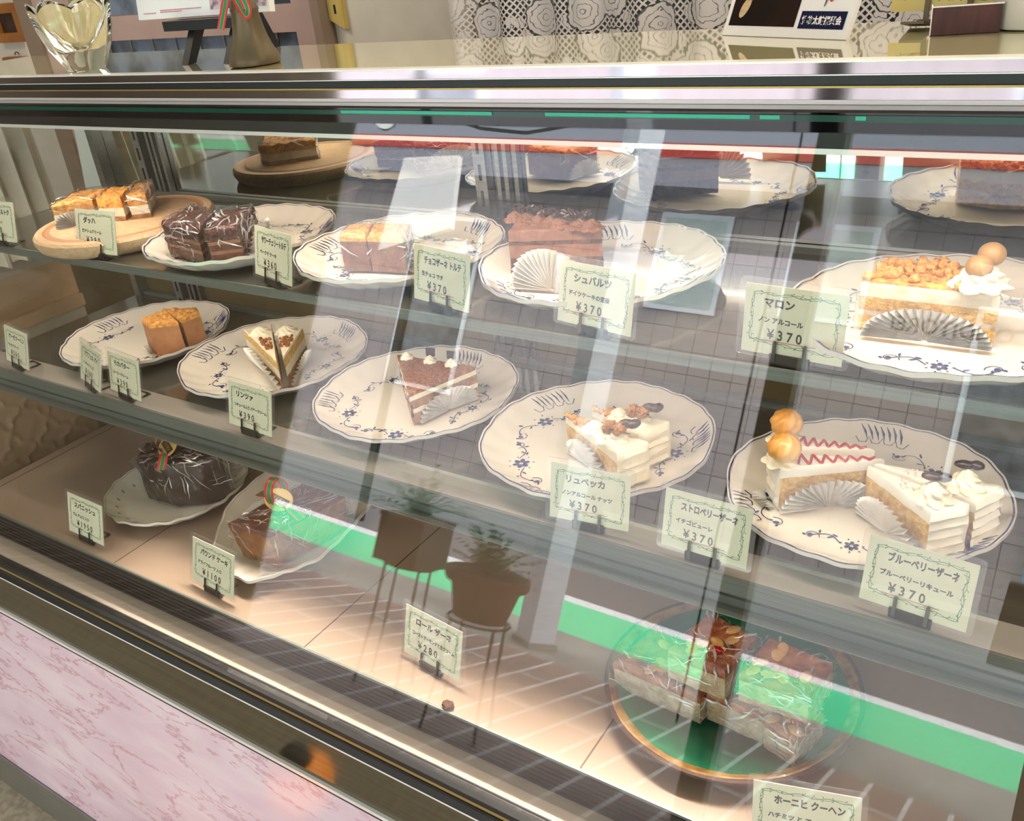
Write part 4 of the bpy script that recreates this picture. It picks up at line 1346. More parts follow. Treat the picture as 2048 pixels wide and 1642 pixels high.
# ---------------------------------------------------------------- things on top of the case
# faceted crystal tulip candle holder
MT['crystal'] = None
m, nt, b = newmat('crystal'); b.inputs['Transmission Weight'].default_value = 1.0; b.inputs['Roughness'].default_value = .0; b.inputs['IOR'].default_value = 1.5
b.inputs['Base Color'].default_value = (.98, .97, .92, 1)
MT['crystal'] = m
c = Vector((aty(175, 140, .742).x, .742, TOP+.0004))
t = thing('candle_holder', 'clear crystal tulip-shaped candle holder on the left of the glass top', 'candle holder', c)
mb = MB()
n = 96; vs = []; fs = []
prof = [(r_*.70, z_*1.28) for r_, z_ in [(.018, 0), (.033, .0), (.036, .004), (.040, .010), (.050, .022), (.059, .036), (.064, .050), (.063, .058)]]
for r, z in prof:
    for k in range(n):
        a = 2*pi*k/n; lobe = abs(cos(3*a))
        rr = r*(1+.10*lobe*min(1, z/.02)); zz = z+(.010*lobe if z > .055 else (.004*lobe if z > .04 else 0))
        vs.append((c.x+rr*cos(a), c.y+rr*sin(a), c.z+zz))
inn = [(r_*.70, z_*1.28) for r_, z_ in [(.055, .056), (.046, .044), (.034, .032), (.020, .022), (.0005, .020)]]
for r, z in inn:
    for k in range(n):
        a = 2*pi*k/n; lobe = abs(cos(3*a))
        rr = r*(1+.08*lobe*(r > .02)); zz = z+(.009*lobe if z > .05 else 0)
        vs.append((c.x+rr*cos(a), c.y+rr*sin(a), c.z+zz))
R_ = len(prof)+len(inn)
for i in range(R_-1):
    for k in range(n):
        fs.append((i*n+k, i*n+(k+1) % n, (i+1)*n+(k+1) % n, (i+1)*n+k))
fs.append(tuple(range(n))[::-1]); fs.append(tuple((R_-1)*n+k for k in range(n)))
mb.add(vs, fs)
build('crystal_bowl', mb, 'crystal', t, angle=25)
# black easel with a printed card
t = thing('easel', 'black wooden table easel holding the white printed card', 'easel', (-.985, .80, TOP))
mb = MB(); a, b = aty(343, 50, .785), aty(480, 44, .785)
mb.box(a.x, b.x+.02, .772, .800, a.z-.006, a.z+.005)
build('ledge', mb, 'blackwood', t, smooth=False)
zt_ = a.z
for x0, x1 in ((aty(397, 60, .79).x, aty(378, 120, .76).x), (-.905, -.89)):
    mb = MB(); mb.prism([(.758, TOP+.0005), (.770, TOP+.0005), (.795, zt_-.0065), (.780, zt_-.0065)], 'x', x0-.006, x0+.006)
    build('leg', mb, 'blackwood', t, smooth=False)
mb = MB(); mb.prism([(.886, TOP+.0005), (.896, TOP+.0005), (.832, zt_+.10), (.822, zt_+.10)], 'x', -.97, -.958)
build('leg', mb, 'blackwood', t, smooth=False)
# white card leaning on the easel
lean = .15
cw = aty(290, 45, .80).x
t = thing('printed_card', 'white card with pink printed lines and a cake photo standing on the easel', 'card', (cw, .796, zt_+.0068), (-lean, 0, 0))
W1 = aty(552, 30, .80).x-cw
mb = MB(); mb.box(0, W1, -.004, .004, 0, .11); build('card_board', mb, 'white', t, smooth=False, local=True)
mb = MB()
for k, (x0, x1, z) in enumerate(((.012, .035, .006), (.045, .12, .0085), (.045, .085, .0065), (.05, .105, .024), (.05, .095, .021), (.02, .16, .05), (.03, .14, .06), (.02, .15, .075))):
    x = x0
    rr = random.Random(k)
    while x < x1:
        l = rr.uniform(.0012, .003); mb.box(x, x+l, -.0046, -.0041, z, z+.0013); x += l+rr.uniform(.0004, .0012)
build('printed_text', mb, 'pinktext', t, smooth=False, local=True)
mb = MB(); x0 = W1*.58; mb.box(x0, W1-.004, -.0047, -.0041, .006, .05); build('cake_photo', mb, mat('cake_photo_print', (216, 190, 196), .4, c2=(104, 70, 84), scale=70, contrast=(.42, .58)), t, smooth=False, local=True)
# bell with ribbon
c = Vector((-.845, .748, TOP+.0004))
t = thing('bell', 'aged bronze hand bell with red and green ribbon on the glass top', 'bell', c)
mb = MB(); mb.lathe([(r_*.70, z_) for r_, z_ in [(.037, 0), (.0405, .001), (.0412, .004), (.0385, .010), (.033, .018), (.0275, .028), (.0238, .040), (.0215, .052), (.0212, .0545), (.0226, .056), (.0222, .058), (.0205, .060), (.0190, .066), (.0140, .071), (.0075, .074), (.0065, .080), (.0075, .088), (.0095, .096), (.0085, .104), (.004, .108), (.0005, .109)]], c, 48)
build('bell_body', mb, 'bronze', t)
mb = MB()
kx = Vector((c.x+.006, c.y-.014, c.z+.085))
nf = Vector((.25, -1, .1)).normalized()
striped(mb, [kx+Vector((-.004-.0018*i, -.002*i-.001, -.0062*i-.001)) for i in range(8)], .0095, nf)
pts = []
for i in range(19):
    a = pi*1.15*i/18-.1
    pts.append(kx+Vector((.004+.017*sin(a)+.006*i/18, -.004-.004*sin(a), -.034*sin(a*.52)+ (.018 if i > 13 else 0)*(i-13)/5)))
striped(mb, pts, .011, nf)
striped(mb, [kx+Vector((.006*i, -.003, .006*i)) for i in range(5)], .011, nf)
mb.blob(kx+Vector((0, -.003, .002)), (.006, .005, .006), 8, mi=0)
build('striped_ribbon', mb, ['ribred', 'ribgreen', 'ribgold'], t)
# standing leaflet with a dark photo and a navy band
bl, br = at(1444, 71, TOP), at(1691, 81, TOP)
yaw = math.atan2(br.y-bl.y, br.x-bl.x); Wl = (br-bl).length
t = thing('standing_leaflet', 'white framed leaflet with dark drum photo and navy name band on the glass top', 'leaflet', (bl.x, bl.y, TOP+.0005), (-.42, 0, yaw))
mb = MB(); mb.box(0, Wl, 0, .004, 0, .10); build('leaflet_board', mb, 'white', t, smooth=False, local=True)
mb = MB(); mb.box(.005, Wl*.585, -.0006, -.0001, .0085, .09); build('drum_photo', mb, 'photo', t, smooth=False, local=True)
mb = MB()
for x, z, rx, rz in ((.020, .024, .006, .009), (.026, .034, .008, .004)):
    mb.add([(x+rx*cos(2*pi*i/20)*.8+rz*.3*sin(2*pi*i/20), -.0009, z+rz*sin(2*pi*i/20)) for i in range(20)], [tuple(range(20))])
build('drum_head', mb, 'wood', t, smooth=False, local=True)
mb = MB(); mb.box(Wl*.62, Wl*.955, -.0006, -.0001, .0075, .0215); build('navy_band', mb, 'navy', t, smooth=False, local=True)
mb = MB(); vs, fs = text_geo('推鉤太鼓振興会', .0062, .0002, Wl*.30)
mb.add([(Wl*.635+p[0], -.0009, .0115+p[1]*1.15) for p in vs], fs); build('name_lettering', mb, 'white', t, smooth=False, local=True)
mb = MB(); rr = random.Random(2)
for i in range(46):
    a = rr.uniform(0, 6.28); q = rr.uniform(.5, 1)
    x, z = Wl*.79+.012*q*cos(a), .048+.018*q*sin(a)
    L_ = rr.uniform(.003, .008); d = a+1.2
    mb.ribbon([(x, -.0008, z), (x+L_*.5*cos(d), -.0008, z+L_*.5*sin(d)), (x+L_*cos(d+.4), -.0008, z+L_*sin(d+.4))], [.0012, .0034, .0006], (0, -1, 0))
build('brush_painting', mb, 'crimson', t, smooth=False, local=True)
mb = MB(); mb.ribbon([(Wl*.79, -.001, .045), (Wl*.785, -.001, .034), (Wl*.775, -.001, .025)], [.001, .0018, .0008], (0, -1, 0)); mb.ribbon([(Wl*.80, -.001, .062), (Wl*.79, -.001, .05)], .0022, (0, -1, 0))
build('ink_stroke', mb, 'ink', t, smooth=False, local=True)
mb = MB(); mb.box(Wl*.2, Wl*.8, .0042, .006, .0, .06); sp = build('back_strut', mb, 'white', t, smooth=False, local=True)
# brown box, yellow price card in a wire stand and a frosted jar
a, b = at(1858, 73, TOP), at(1999, 65, TOP)
yaw = math.atan2(b.y-a.y, b.x-a.x); Wb = (b-a).length
t = thing('leather_box', 'small dark brown box with white edges standing on the glass top', 'box', (a.x, a.y, TOP+.0005), (0, 0, yaw))
mb = MB(); mb.box(.0005, Wb, .0005, .014, 0, .0195); build('box_body', mb, 'brownbox', t, smooth=False, local=True)
mb = MB(); mb.box(0, Wb, 0, .0008, .0196, .0206); mb.box(0, .0008, 0, .0008, 0, .0195); mb.box(0, .0008, .0009, .014, .0196, .0206); mb.box(Wb, Wb+.0008, 0, .0145, .0196, .0206)
build('white_edging', mb, 'white', t, smooth=False, local=True)
c0 = at(1800, 50, TOP)
t = thing('menu_card', 'yellow vine-bordered price card in a brown stand behind the brown box', 'price card', (c0.x, .865, TOP+.012), (-.18, 0, -.05))
wr = MB(); put_text(wr, 'ベークト ケーキ', -.03, .045, .0075, .05, .0002); put_text(wr, '¥430', -.022, .012, .0095, .04, .0002)
mb = MB(); mb.box(-.005, .078, -.0005, .0004, 0, .062); build('paper_card', mb, mat('yellow_card', (232, 214, 140), .55), t, smooth=False, local=True)
VV = MB(); VV.add([(p[0]+.0365, p[1], p[2]) for p in VINE.v], VINE.f); build('vine_border', VV, 'vine', t, smooth=False, local=True)
WR = MB(); WR.add([(p[0]+.045, p[1], p[2]) for p in wr.v], wr.f); build('writing', WR, 'ink', t, smooth=False, local=True)
mb = MB(); mb.box(.014, .05, -.0008, -.0006, .0085, .0093); build('price_underline', mb, 'redline', t, smooth=False, local=True)
mb = MB()
for x in (.024, .056):
    mb.box(x-.002, x+.002, -.0035, -.0012, -.0105, .010)
mb.box(.018, .062, -.0045, .0, -.0105, -.0065); mb.box(.012, .03, -.03, .0, -.0115, -.0095)
build('card_stand', mb, 'bronze', t, smooth=False, local=True)
c = at(2030, 56, TOP); c = Vector((c.x+.012, .842, TOP+.0004))
t = thing('jar', 'pale frosted jar at the right end of the glass top', 'jar', c)
mb = MB(); mb.lathe([(.026, 0), (.029, .001), (.030, .004), (.030, .055), (.027, .062), (.022, .064), (.022, .07), (.0005, .07)], c, 40)
build('jar_body', mb, 'jar', t)
mb = MB(); mb.lathe([(.024, .0702), (.0245, .072), (.0245, .082), (.022, .085), (.0005, .085)], c, 40); build('jar_lid', mb, 'steel', t)
# ---------------------------------------------------------------- the room behind
WY = 1.75
mb = MB(); mb.box(-1.30, 3.0, WY, WY+.12, 0, .0); mb = MB()
mb.box(-1.672, -1.27, WY, WY+.1, 0, 2.6); mb.box(.9, 3.2, WY, WY+.1, 0, 2.6); mb.box(-1.27, .9, WY, WY+.1, 0, .92); mb.box(-1.27, .9, WY, WY+.1, 2.2, 2.6)
mb.box(-4.6, -3.0, WY, WY+.1, 0, 2.6); mb.box(-3.0, -1.672, WY, WY+.1, 2.12, 2.6)
struct('wall_back', mb, 'wall')
mb = MB(); mb.box(-1.27, .9, WY+.06, WY+.08, .92, 2.2); w1 = struct('window_1', mb, 'darkpane')
mb = MB()
for x in (-1.27, -.55, .18, .86):
    mb.box(x, x+.04, WY+.035, WY+.06, .92, 2.2)
build('window_frame', mb, 'trimwood', w1, smooth=False)
mb = MB(); mb.box(-4.6, 3.2, -2.72, WY+.1, -.1, 0); fl = struct('floor', mb, mat('brown_floor', (156, 147, 126), .5, c2=(132, 122, 104), scale=60, contrast=(.4, .6)))
mb = MB(); mb.box(-4.6, 3.2, -1.6, WY+.1, 2.6, 2.7); struct('ceiling', mb, 'ceil')
mb = MB(); mb.box(-4.7, -4.6, -1.6, WY+.1, 0, 2.6); struct('wall_left', mb, 'inner')
mb = MB(); mb.box(3.2, 3.3, -1.6, WY+.1, 0, 2.6); struct('wall_right', mb, 'inner')
mb = MB(); mb.box(-4.6, -3.0, -1.6, -1.5, 0, 2.6); mb.box(-3.0, 3.2, -1.6, -1.5, 2.42, 2.6); mb.box(2.2, 3.2, -1.6, -1.5, 0, 2.42); struct('wall_front', mb, 'inner')
# mauve door with small panes
mb = MB()
xa, xb = -2.86, -1.70
mb.box(xa, -2.675, WY-.03, WY+.02, 0, 2.1); mb.box(-1.775, xb, WY-.03, WY+.02, 0, 2.1)
mb.box(-2.675, -1.775, WY-.03, WY+.02, 1.382, 1.445); mb.box(-2.675, -1.775, WY-.03, WY+.02, 0, 1.05); mb.box(-2.675, -1.775, WY-.03, WY+.02, 1.95, 2.1)
d1 = struct('door_1', mb, 'pinkwood')
mb = MB(); mb.box(-2.675, -1.775, WY+.0, WY+.01, 1.05, 1.382); mb.box(-2.675, -1.775, WY, WY+.01, 1.445, 1.95)
build('door_pane', mb, mat('leaded_pane', (120, 134, 158), .12, c2=(60, 72, 84), scale=9, contrast=(.4, .6), coat=.4), d1, smooth=False)
mb = MB()
for k in range(9):
    x = -2.675+.1*k
    mb.box(x-.003, x+.003, WY-.004, WY, 1.05, 1.382)
build('leading', mb, 'steel', d1, smooth=False)
mb = MB(); mb.box(-2.94, -2.86, WY-.04, WY+.02, 0, 2.18); struct('trim_1', mb, 'trimwood')
mb = MB(); mb.box(-1.70, -1.673, WY-.045, WY+.02, 0, 2.18); struct('trim_2', mb, 'trimwood')
mb = MB(); mb.box(-2.985, -2.945, WY-.02, WY, 0, 2.6); struct('trim_3', mb, 'wall')
mb = MB(); mb.box(-2.94, -1.673, WY-.045, WY+.02, 2.101, 2.19); struct('trim_4', mb, 'trimwood')
t = thing('wooden_plaque', 'pale yellow wooden plaque with slanted end on the back wall', 'plaque', (-1.65, WY-.015, 1.4))
mb = MB(); mb.prism([(-1.671, 1.402), (-1.626, 1.380), (-1.626, 1.70), (-1.671, 1.70)], 'y', WY-.016, WY-.0005); build('plaque_board', mb, 'yellowwood', t, smooth=False)
mb = MB(); mb.box(-1.6515, -1.6455, WY-.0168, WY-.016, 1.415, 1.435); build('slot', mb, 'black', t, smooth=False)
for i, (x0, x1, z0, z1, lab) in enumerate(((-3.125, -2.972, 1.392, 1.505, 'small honey wood picture frame, upper one at the far left'), (-3.14, -2.942, 1.20, 1.348, 'small honey wood picture frame, lower one at the far left'))):
    t = thing('picture_frame', lab, 'picture frame', ((x0+x1)/2, WY-.01, z0), group='honey wood frames')
    mb = MB(); wd = .028
    mb.prism([(x0, z0), (x1, z0), (x1-wd, z0+wd), (x0+wd, z0+wd)], 'y', WY-.022, WY-.0005); mb.prism([(x0, z1), (x1, z1), (x1-wd, z1-wd), (x0+wd, z1-wd)], 'y', WY-.022, WY-.0005)
    mb.prism([(x0, z0), (x0, z1), (x0+wd, z1-wd), (x0+wd, z0+wd)], 'y', WY-.022, WY-.0005); mb.prism([(x1, z0), (x1, z1), (x1-wd, z1-wd), (x1-wd, z0+wd)], 'y', WY-.022, WY-.0005)
    build('frame', mb, 'framewood', t, smooth=False)
    mb = MB(); mb.box(x0+wd, x1-wd, WY-.012, WY-.008, z0+wd, z1-wd); build('picture', mb, 'picture', t, smooth=False)
    if i:
        mb = MB(); mb.tube([(x1-.12+.012*cos(a), WY-.012, z1+.006+.008*sin(a)) for a in [pi*k/8 for k in range(9)]], .0016, 6); build('hanger', mb, 'iron', t)
# lace curtain
def lace():
    m, nt, b = newmat('lace')
    out = nt.nodes['Material Output']
    tc = N(nt, 'ShaderNodeTexCoord')
    sp = N(nt, 'ShaderNodeSeparateXYZ'); nt.links.new(tc.outputs['Object'], sp.inputs[0])
    cb = N(nt, 'ShaderNodeCombineXYZ'); nt.links.new(sp.outputs[0], cb.inputs[0]); nt.links.new(sp.outputs[2], cb.inputs[1])
    def mth(op, a, bb=None, c=None):
        n = N(nt, 'ShaderNodeMath', operation=op)
        for i, x in enumerate((a, bb, c)):
            if x is None:
                continue
            if isinstance(x, (int, float)):
                n.inputs[i].default_value = x
            else:
                nt.links.new(x, n.inputs[i])
        return n.outputs[0]
    def vor(scale, feat='F1'):
        v = N(nt, 'ShaderNodeTexVoronoi', feature=feat); v.inputs['Scale'].default_value = scale; v.voronoi_dimensions = '2D'
        nt.links.new(cb.outputs[0], v.inputs['Vector']); return v
    s, d = mth('ADD', sp.outputs[0], sp.outputs[2]), mth('SUBTRACT', sp.outputs[0], sp.outputs[2])
    net = mth('MAXIMUM', mth('LESS_THAN', mth('FRACT', mth('MULTIPLY', s, 72.0)), .36), mth('LESS_THAN', mth('FRACT', mth('MULTIPLY', d, 72.0)), .36))
    big, sm = vor(11.0), vor(27.0)
    wob = N(nt, 'ShaderNodeTexNoise'); wob.inputs['Scale'].default_value = 46; nt.links.new(cb.outputs[0], wob.inputs['Vector'])
    db = mth('MULTIPLY_ADD', wob.outputs['Fac'], .28, big.outputs['Distance'])
    ds = mth('MULTIPLY_ADD', wob.outputs['Fac'], .22, sm.outputs['Distance'])
    rose = mth('LESS_THAN', db, .52); flo = mth('LESS_THAN', ds, .40)
    ring = mth('LESS_THAN', mth('ABSOLUTE', mth('SUBTRACT', mth('FRACT', mth('MULTIPLY', db, 8.5)), .5)), .07)
    solid = mth('MAXIMUM', rose, flo)
    holes = mth('MULTIPLY', solid, ring)
    fab = mth('MULTIPLY', mth('MAXIMUM', solid, net), mth('SUBTRACT', 1.0, mth('MULTIPLY', holes, .75)))
    edge = mth('LESS_THAN', mth('ABSOLUTE', mth('SUBTRACT', db, .535)), .02)
    fab = mth('MULTIPLY', fab, mth('SUBTRACT', 1.0, mth('MULTIPLY', edge, .8)))
    b.inputs['Base Color'].default_value = (*lin((226, 222, 222)), 1); b.inputs['Roughness'].default_value = .9
    tr = N(nt, 'ShaderNodeBsdfTransparent')
    mx = N(nt, 'ShaderNodeMixShader')
    nt.links.new(fab, mx.inputs[0]); nt.links.new(tr.outputs[0], mx.inputs[1]); nt.links.new(b.outputs[0], mx.inputs[2])
    nt.links.new(mx.outputs[0], out.inputs['Surface'])
    return m
MT['lace'] = lace()
mb = MB()
n = 260; x0, x1 = -1.29, .8
vs = []
for k in range(n+1):
    x = x0+(x1-x0)*k/n
    y = WY-.045+.012*sin(x*46)+.006*sin(x*101+1)
    vs += [(x, y, 1.338+.004*sin(x*170)), (x, y, 2.2)]
mb.add(vs, [(2*k, 2*k+2, 2*k+3, 2*k+1) for k in range(n)])
t = thing('lace_curtain', 'white floral lace curtain hanging over the dark window on the back wall', 'curtain', (-.2, WY-.045, 1.34))
build('lace_panel', mb, 'lace', t)
mb = MB(); mb.tube([(x0-.05, WY-.045, 2.2), (x1+.05, WY-.045, 2.2)], .01, 10); build('curtain_rod', mb, 'steel', t)
mb = MB(); mb.box(x0-.03, x0-.02, WY-.05, WY, 2.19, 2.21); mb.box(x1+.02, x1+.03, WY-.05, WY, 2.19, 2.21); build('rod_bracket', mb, 'steel', t, smooth=False)
# ---------------------------------------------------------------- beside the left end of the case
t = thing('side_counter', 'brown wooden worktop slab past the left glass end of the case', 'counter', (-1.95, .75, .758))
mb = MB(); mb.box(-2.34, -1.60, .50, 1.05, .7578, .775); build('worktop', mb, 'trimwood', t, smooth=False)
def carton(name, lab, x0, x1, y0, y1, z0, z1, m, lidm):
    t = thing(name, lab, 'box', ((x0+x1)/2, (y0+y1)/2, z0))
    mb = MB(); mb.box(x0, x1, y0, y1, z0, z1-.022); build('box_body', mb, m, t, smooth=False)
    mb = MB(); mb.box(x0-.003, x1+.003, y0-.003, y1+.003, z1-.022, z1); build('box_lid', mb, lidm, t, smooth=False)
carton('gift_box', 'tan paper-wrapped gift box, lowest of the stack beyond the glass end', -1.98, -1.66, .66, .92, .7755, .88, 'kraft', 'kraft')
carton('gift_box', 'pale lidded carton in the middle of the stack beyond the glass end', -1.97, -1.64, .68, .90, .8805, 1.02, 'creamtrim', 'kraft')
carton('gift_box', 'tan lidded box on top of the stack beyond the glass end', -1.96, -1.65, .67, .905, 1.0205, 1.115, 'kraft', 'creamtrim')
# embossed cream sheet leaning on the stack
t = thing('embossed_sheet', 'cream embossed clover-pattern sheet leaning beyond the left glass end', 'sheet', (-1.58, .72, .776), (0, rad(-8), 0))
mb = MB(); G_ = 60
vs, fs = [], []
for i in range(G_+1):
    for j in range(G_+1):
        y, z = -.16+.26*i/G_, .19*j/G_
        u, v = (y*14+.3) % 1-.5, (z*14) % 1-.5
        r = math.hypot(u, v); a = math.atan2(v, u)
        hgt = .0035*max(0, 1-abs(r-.34-.10*cos(4*a))/.10)
        vs.append((hgt, y, z))
for i in range(G_):
    for j in range(G_):
        q = i*(G_+1)+j; fs.append((q, q+G_+1, q+G_+2, q+1))
b0 = len(vs)
vs += [(-.003, -.16, 0), (-.003, .10, 0), (-.003, .10, .19), (-.003, -.16, .19)]
fs += [(b0, b0+3, b0+2, b0+1), (b0, b0+1, G_*(G_+1), 0), (b0+2, b0+3, G_, G_*(G_+1)+G_), (b0+1, b0+2, G_*(G_+1)+G_, G_*(G_+1)), (b0+3, b0, 0, G_)]
mb.add(vs, fs)
build('embossed_face', mb, 'kraft', t, local=True)
# cloth and leaflets past the upper left corner
t = thing('cloth_cover', 'white cloth hanging in folds past the upper left end of the case', 'cloth', (-1.72, .82, 1.118))
mb = MB(); n = 40; vs = []
for k in range(n+1):
    y = .66+.235*k/n
    x = -1.60+.010*sin(k*1.1)
    vs += [(x, y, 1.118+.010*abs(sin(k*.5))), (x-.03+.006*sin(k*.9), y+.01, 1.43)]
for k in range(n+1):
    y = .66+.235*k/n
    vs += [(-1.63+.010*sin(k*1.1)-.02, y, 1.118), (-1.66, y+.01, 1.43)]
o2 = 2*(n+1)
fs = [(2*k, 2*k+2, 2*k+3, 2*k+1) for k in range(n)]+[(o2+2*k, o2+2*k+1, o2+2*k+3, o2+2*k+2) for k in range(n)]+[(2*k+1, 2*k+3, o2+2*k+3, o2+2*k+1) for k in range(n)]
mb.add(vs, fs); build('cloth_drape', mb, 'cloth', t)
t = thing('leaflet_rack', 'wooden leaflet rack standing past the back left corner of the case', 'rack', (-1.95, 1.2, 0))
mb = MB(); mb.box(-2.25, -1.66, 1.10, 1.36, 0, 1.06); build('rack_body', mb, 'olive', t, smooth=False)
mb = MB(); mb.box(-1.70, -1.655, 1.06, 1.10, 0, 1.40); build('rack_post', mb, 'trimwood', t, smooth=False)
for i, (x0, x1, y, z1, yaw, lab) in enumerate(((-1.84, -1.67, 1.16, 1.27, .12, 'pale green leaflet at the front of the leaflet rack'), (-2.02, -1.82, 1.19, 1.33, -.1, 'pale green leaflet left of the front one on the rack'), (-1.95, -1.72, 1.25, 1.36, .05, 'tall pale leaflet at the back of the leaflet rack'))):
    mb = MB(); mb.box(-(x1-x0)/2, (x1-x0)/2, -.004, .004, 0, z1-1.0605)
    o = build('leaflet', mb, 'leaflet', None, smooth=False); o.location = ((x0+x1)/2, y, 1.0605); o.rotation_euler = (-.12, 0, yaw)
    tag(o, lab, 'leaflet', 'leaflets on the rack')
# ---------------------------------------------------------------- shop front and street, mirrored in the glass
def upright(name, lab, cat, x0, x1, y0, y1, z1, m, group=None):
    mb = MB(); mb.box(x0, x1, y0, y1, 0.0, z1)
    o = build(name, mb, m, None, smooth=False); tag(o, lab, cat, group); return o
t = thing('shop_window', 'dark brown shop window frame with glass pane lettered for the street', 'shop window', (.7, -1.55, 0))
mb = MB(); mb.box(-.85, -.765, -1.59, -1.5, 0, 2.42); build('mullion', mb, 'mullion', t, smooth=False)
mb = MB(); mb.box(.03, .12, -1.59, -1.5, 0, 2.42); build('mullion', mb, 'mullion', t, smooth=False)
mb = MB(); mb.box(2.11, 2.2, -1.59, -1.5, 0, 2.42); build('mullion', mb, 'mullion', t, smooth=False)
mb = MB(); mb.box(-.765, .03, -1.547, -1.541, 0.0, 2.42); build('window_pane', mb, 'pane', t, smooth=False)
mb = MB(); mb.box(.12, 2.11, -1.547, -1.541, 0.0, 2.42); build('window_pane', mb, 'pane', t, smooth=False)
mb = MB(); vs, fs = text_geo('CONDITOREI', .062, .0012, .37)
mb.add([(-.16-p[0], -1.5405, ZC+.085+p[1]) for p in vs], fs); build('window_lettering', mb, 'ink', t, smooth=False)
mb = MB(); mb.box(-.764, -.748, -1.52, -1.50, 0, 2.42); build('white_bead', mb, 'polewhite', t, smooth=False)
mb = MB(); mb.tube([(-.915, -1.545, 2.42), (-.912, -1.545, 1.4), (-.91, -1.545, .3)], .004, 6)
tag(build('hanging_wire', mb, 'iron'), 'thin black cord hanging in the shop doorway', 'cord')
t = thing('porch_column', 'white rough stucco column standing before the shop on the pavement', 'column', (-2.17, -2.92, 0))
mb = MB(); q_ = [(-2.17+.105*cos(rad(75+90*k)), -2.92+.105*sin(rad(75+90*k))) for k in range(4)]; mb.prism(q_, 'z', .0, 3.2); build('column_shaft', mb, 'stucco', t, smooth=False)
mb = MB(); mb.prism([(-2.17+.122*cos(rad(75+90*k)), -2.92+.122*sin(rad(75+90*k))) for k in range(4)], 'z', 0.0, .03); build('column_foot', mb, 'concrete', t, smooth=False)
t = thing('door_curtain', 'pleated sheer curtain at the left edge of the shop front', 'curtain', (-2.9, -1.45, .05))
mb = MB(); vs = []; n = 70
for k in range(n+1):
    x = -3.02+.28*k/n; y = -1.46+.012*sin(k*1.3)
    vs += [(x, y, .05), (x, y, 2.40)]
mb.add(vs, [(2*k, 2*k+2, 2*k+3, 2*k+1) for k in range(n)]); build('curtain_cloth', mb, 'cloth', t)
mb = MB(); mb.tube([(-3.04, -1.46, 2.405), (-2.7, -1.46, 2.405)], .01, 8); build('curtain_rail', mb, 'steel', t)
mb = MB(); mb.box(-14, 10, -3.38, -2.721, -.1, 0); struct('sidewalk', mb, 'concrete')
mb = MB(); mb.box(-4.58, 3.18, -2.72, -.5, .0004, .003); struct('floor_paving', mb, 'paver')
mb = MB(); mb.box(-14, 10, -4.22, -3.381, -.1, .0); struct('road_green_lane', mb, 'green')
mb = MB(); mb.box(-14, 10, -4.40, -4.221, -.1, .0); struct('road_white_line', mb, 'roadwhite')
mb = MB(); mb.box(-14, 10, -9.0, -4.401, -.1, 0); struct('road', mb, 'asphalt')
mb = MB(); mb.box(-14, 10, -10, -9.001, -.1, .12); struct('sidewalk_opposite', mb, 'concrete')
mb = MB(); mb.box(-14, 10, -40, -10.001, -.1, .0); struct('ground_opposite', mb, 'concrete')
mb = MB(); mb.box(-14, 10, -2.0, -1.601, 2.75, 2.95); struct('roof_sky_block', mb, 'lavender')  # roof slab added to keep open sky from lighting the shop
t = thing('signboard', 'blank white signboard on a post across the pavement', 'signboard', (-4.5, -4.6, 0))
mb = MB(); mb.prism([(-5.25, 2.25), (-4.55, 2.5), (-4.62, 3.1), (-5.18, 3.06)], 'y', -4.62, -4.56); build('board', mb, 'white', t, smooth=False)
mb = MB(); mb.box(-4.93, -4.87, -4.68, -4.625, 0, 3.0); build('post', mb, 'iron', t, smooth=False)
t = thing('hanging_bulb', 'small black hanging lamp with clear bulb under the added roof slab', 'lamp', (-3.0, -1.9, 2.749))
mb = MB(); mb.tube([(-3.0, -1.9, 2.749), (-3.0, -1.9, 2.55)], .008, 8); build('lamp_cord', mb, 'iron', t)
mb = MB(); mb.lathe([(.02, 2.56), (.05, 2.54), (.055, 2.47), (.04, 2.45), (.0005, 2.45)], (-3.0, -1.9, 0), 20); build('lamp_socket', mb, 'iron', t)
mb = MB(); mb.blob((-3.0, -1.9, 2.39), (.06, .06, .065), 12); build('bulb', mb, 'crystal', t)
mb = MB(); mb.tube([(-2.93, -1.9, 2.749), (-2.90, -1.9, 2.50), (-2.73, -1.9, 2.415), (-2.44, -1.9, 2.345), (-2.2, -1.9, 2.33), (-1.8, -1.9, 2.40), (-1.5, -1.9, 2.749)], .008, 6)
tag(build('drooping_cable', mb, 'iron'), 'black cable sagging under the added roof slab beside the hanging bulb', 'cable')
# the building across the street
t = thing('street_building', 'pink tiled building across the street with lavender fascia and red stripe', 'building', (-2, -10, 0))
mb = MB(); mb.box(-11.5, 8, -16, -9.9, .12, 9); build('wall', mb, 'pinktile', t, smooth=False)
mb = MB(); mb.box(-11.6, 8, -9.9, -9.2, 4.35, 5.6); fa = build('fascia', mb, 'lavender', t, smooth=False)
mb = MB(); mb.box(-11.6, 8, -9.2, -9.18, 4.72, 4.9); build('red_stripe', mb, 'fasciared', fa, smooth=False)
for i, (x0, x1, z0, z1) in enumerate(((-9.3, -8.0, 1.2, 3.9), (-5.2, -4.2, 2.9, 4.2), (-3.4, -2.4, 3.0, 4.2), (-1.2, -.3, 1.4, 3.4), (1.5, 3.2, 1.4, 3.4))):
    mb = MB(); mb.box(x0, x1, -9.9, -9.86, z0, z1); f = build('window', mb, 'polewhite', t, smooth=False)
    mb = MB(); mb.box(x0+.07, x1-.07, -9.859, -9.85, z0+.07, z1-.07); build('pane', mb, 'leaflet' if i in (1, 2) else 'darkpane', f, smooth=False)
mb = MB(); mb.box(-.25, .75, -9.9, -9.85, .12, 2.3); dd = build('blue_door', mb, 'bluedoor', t, smooth=False)
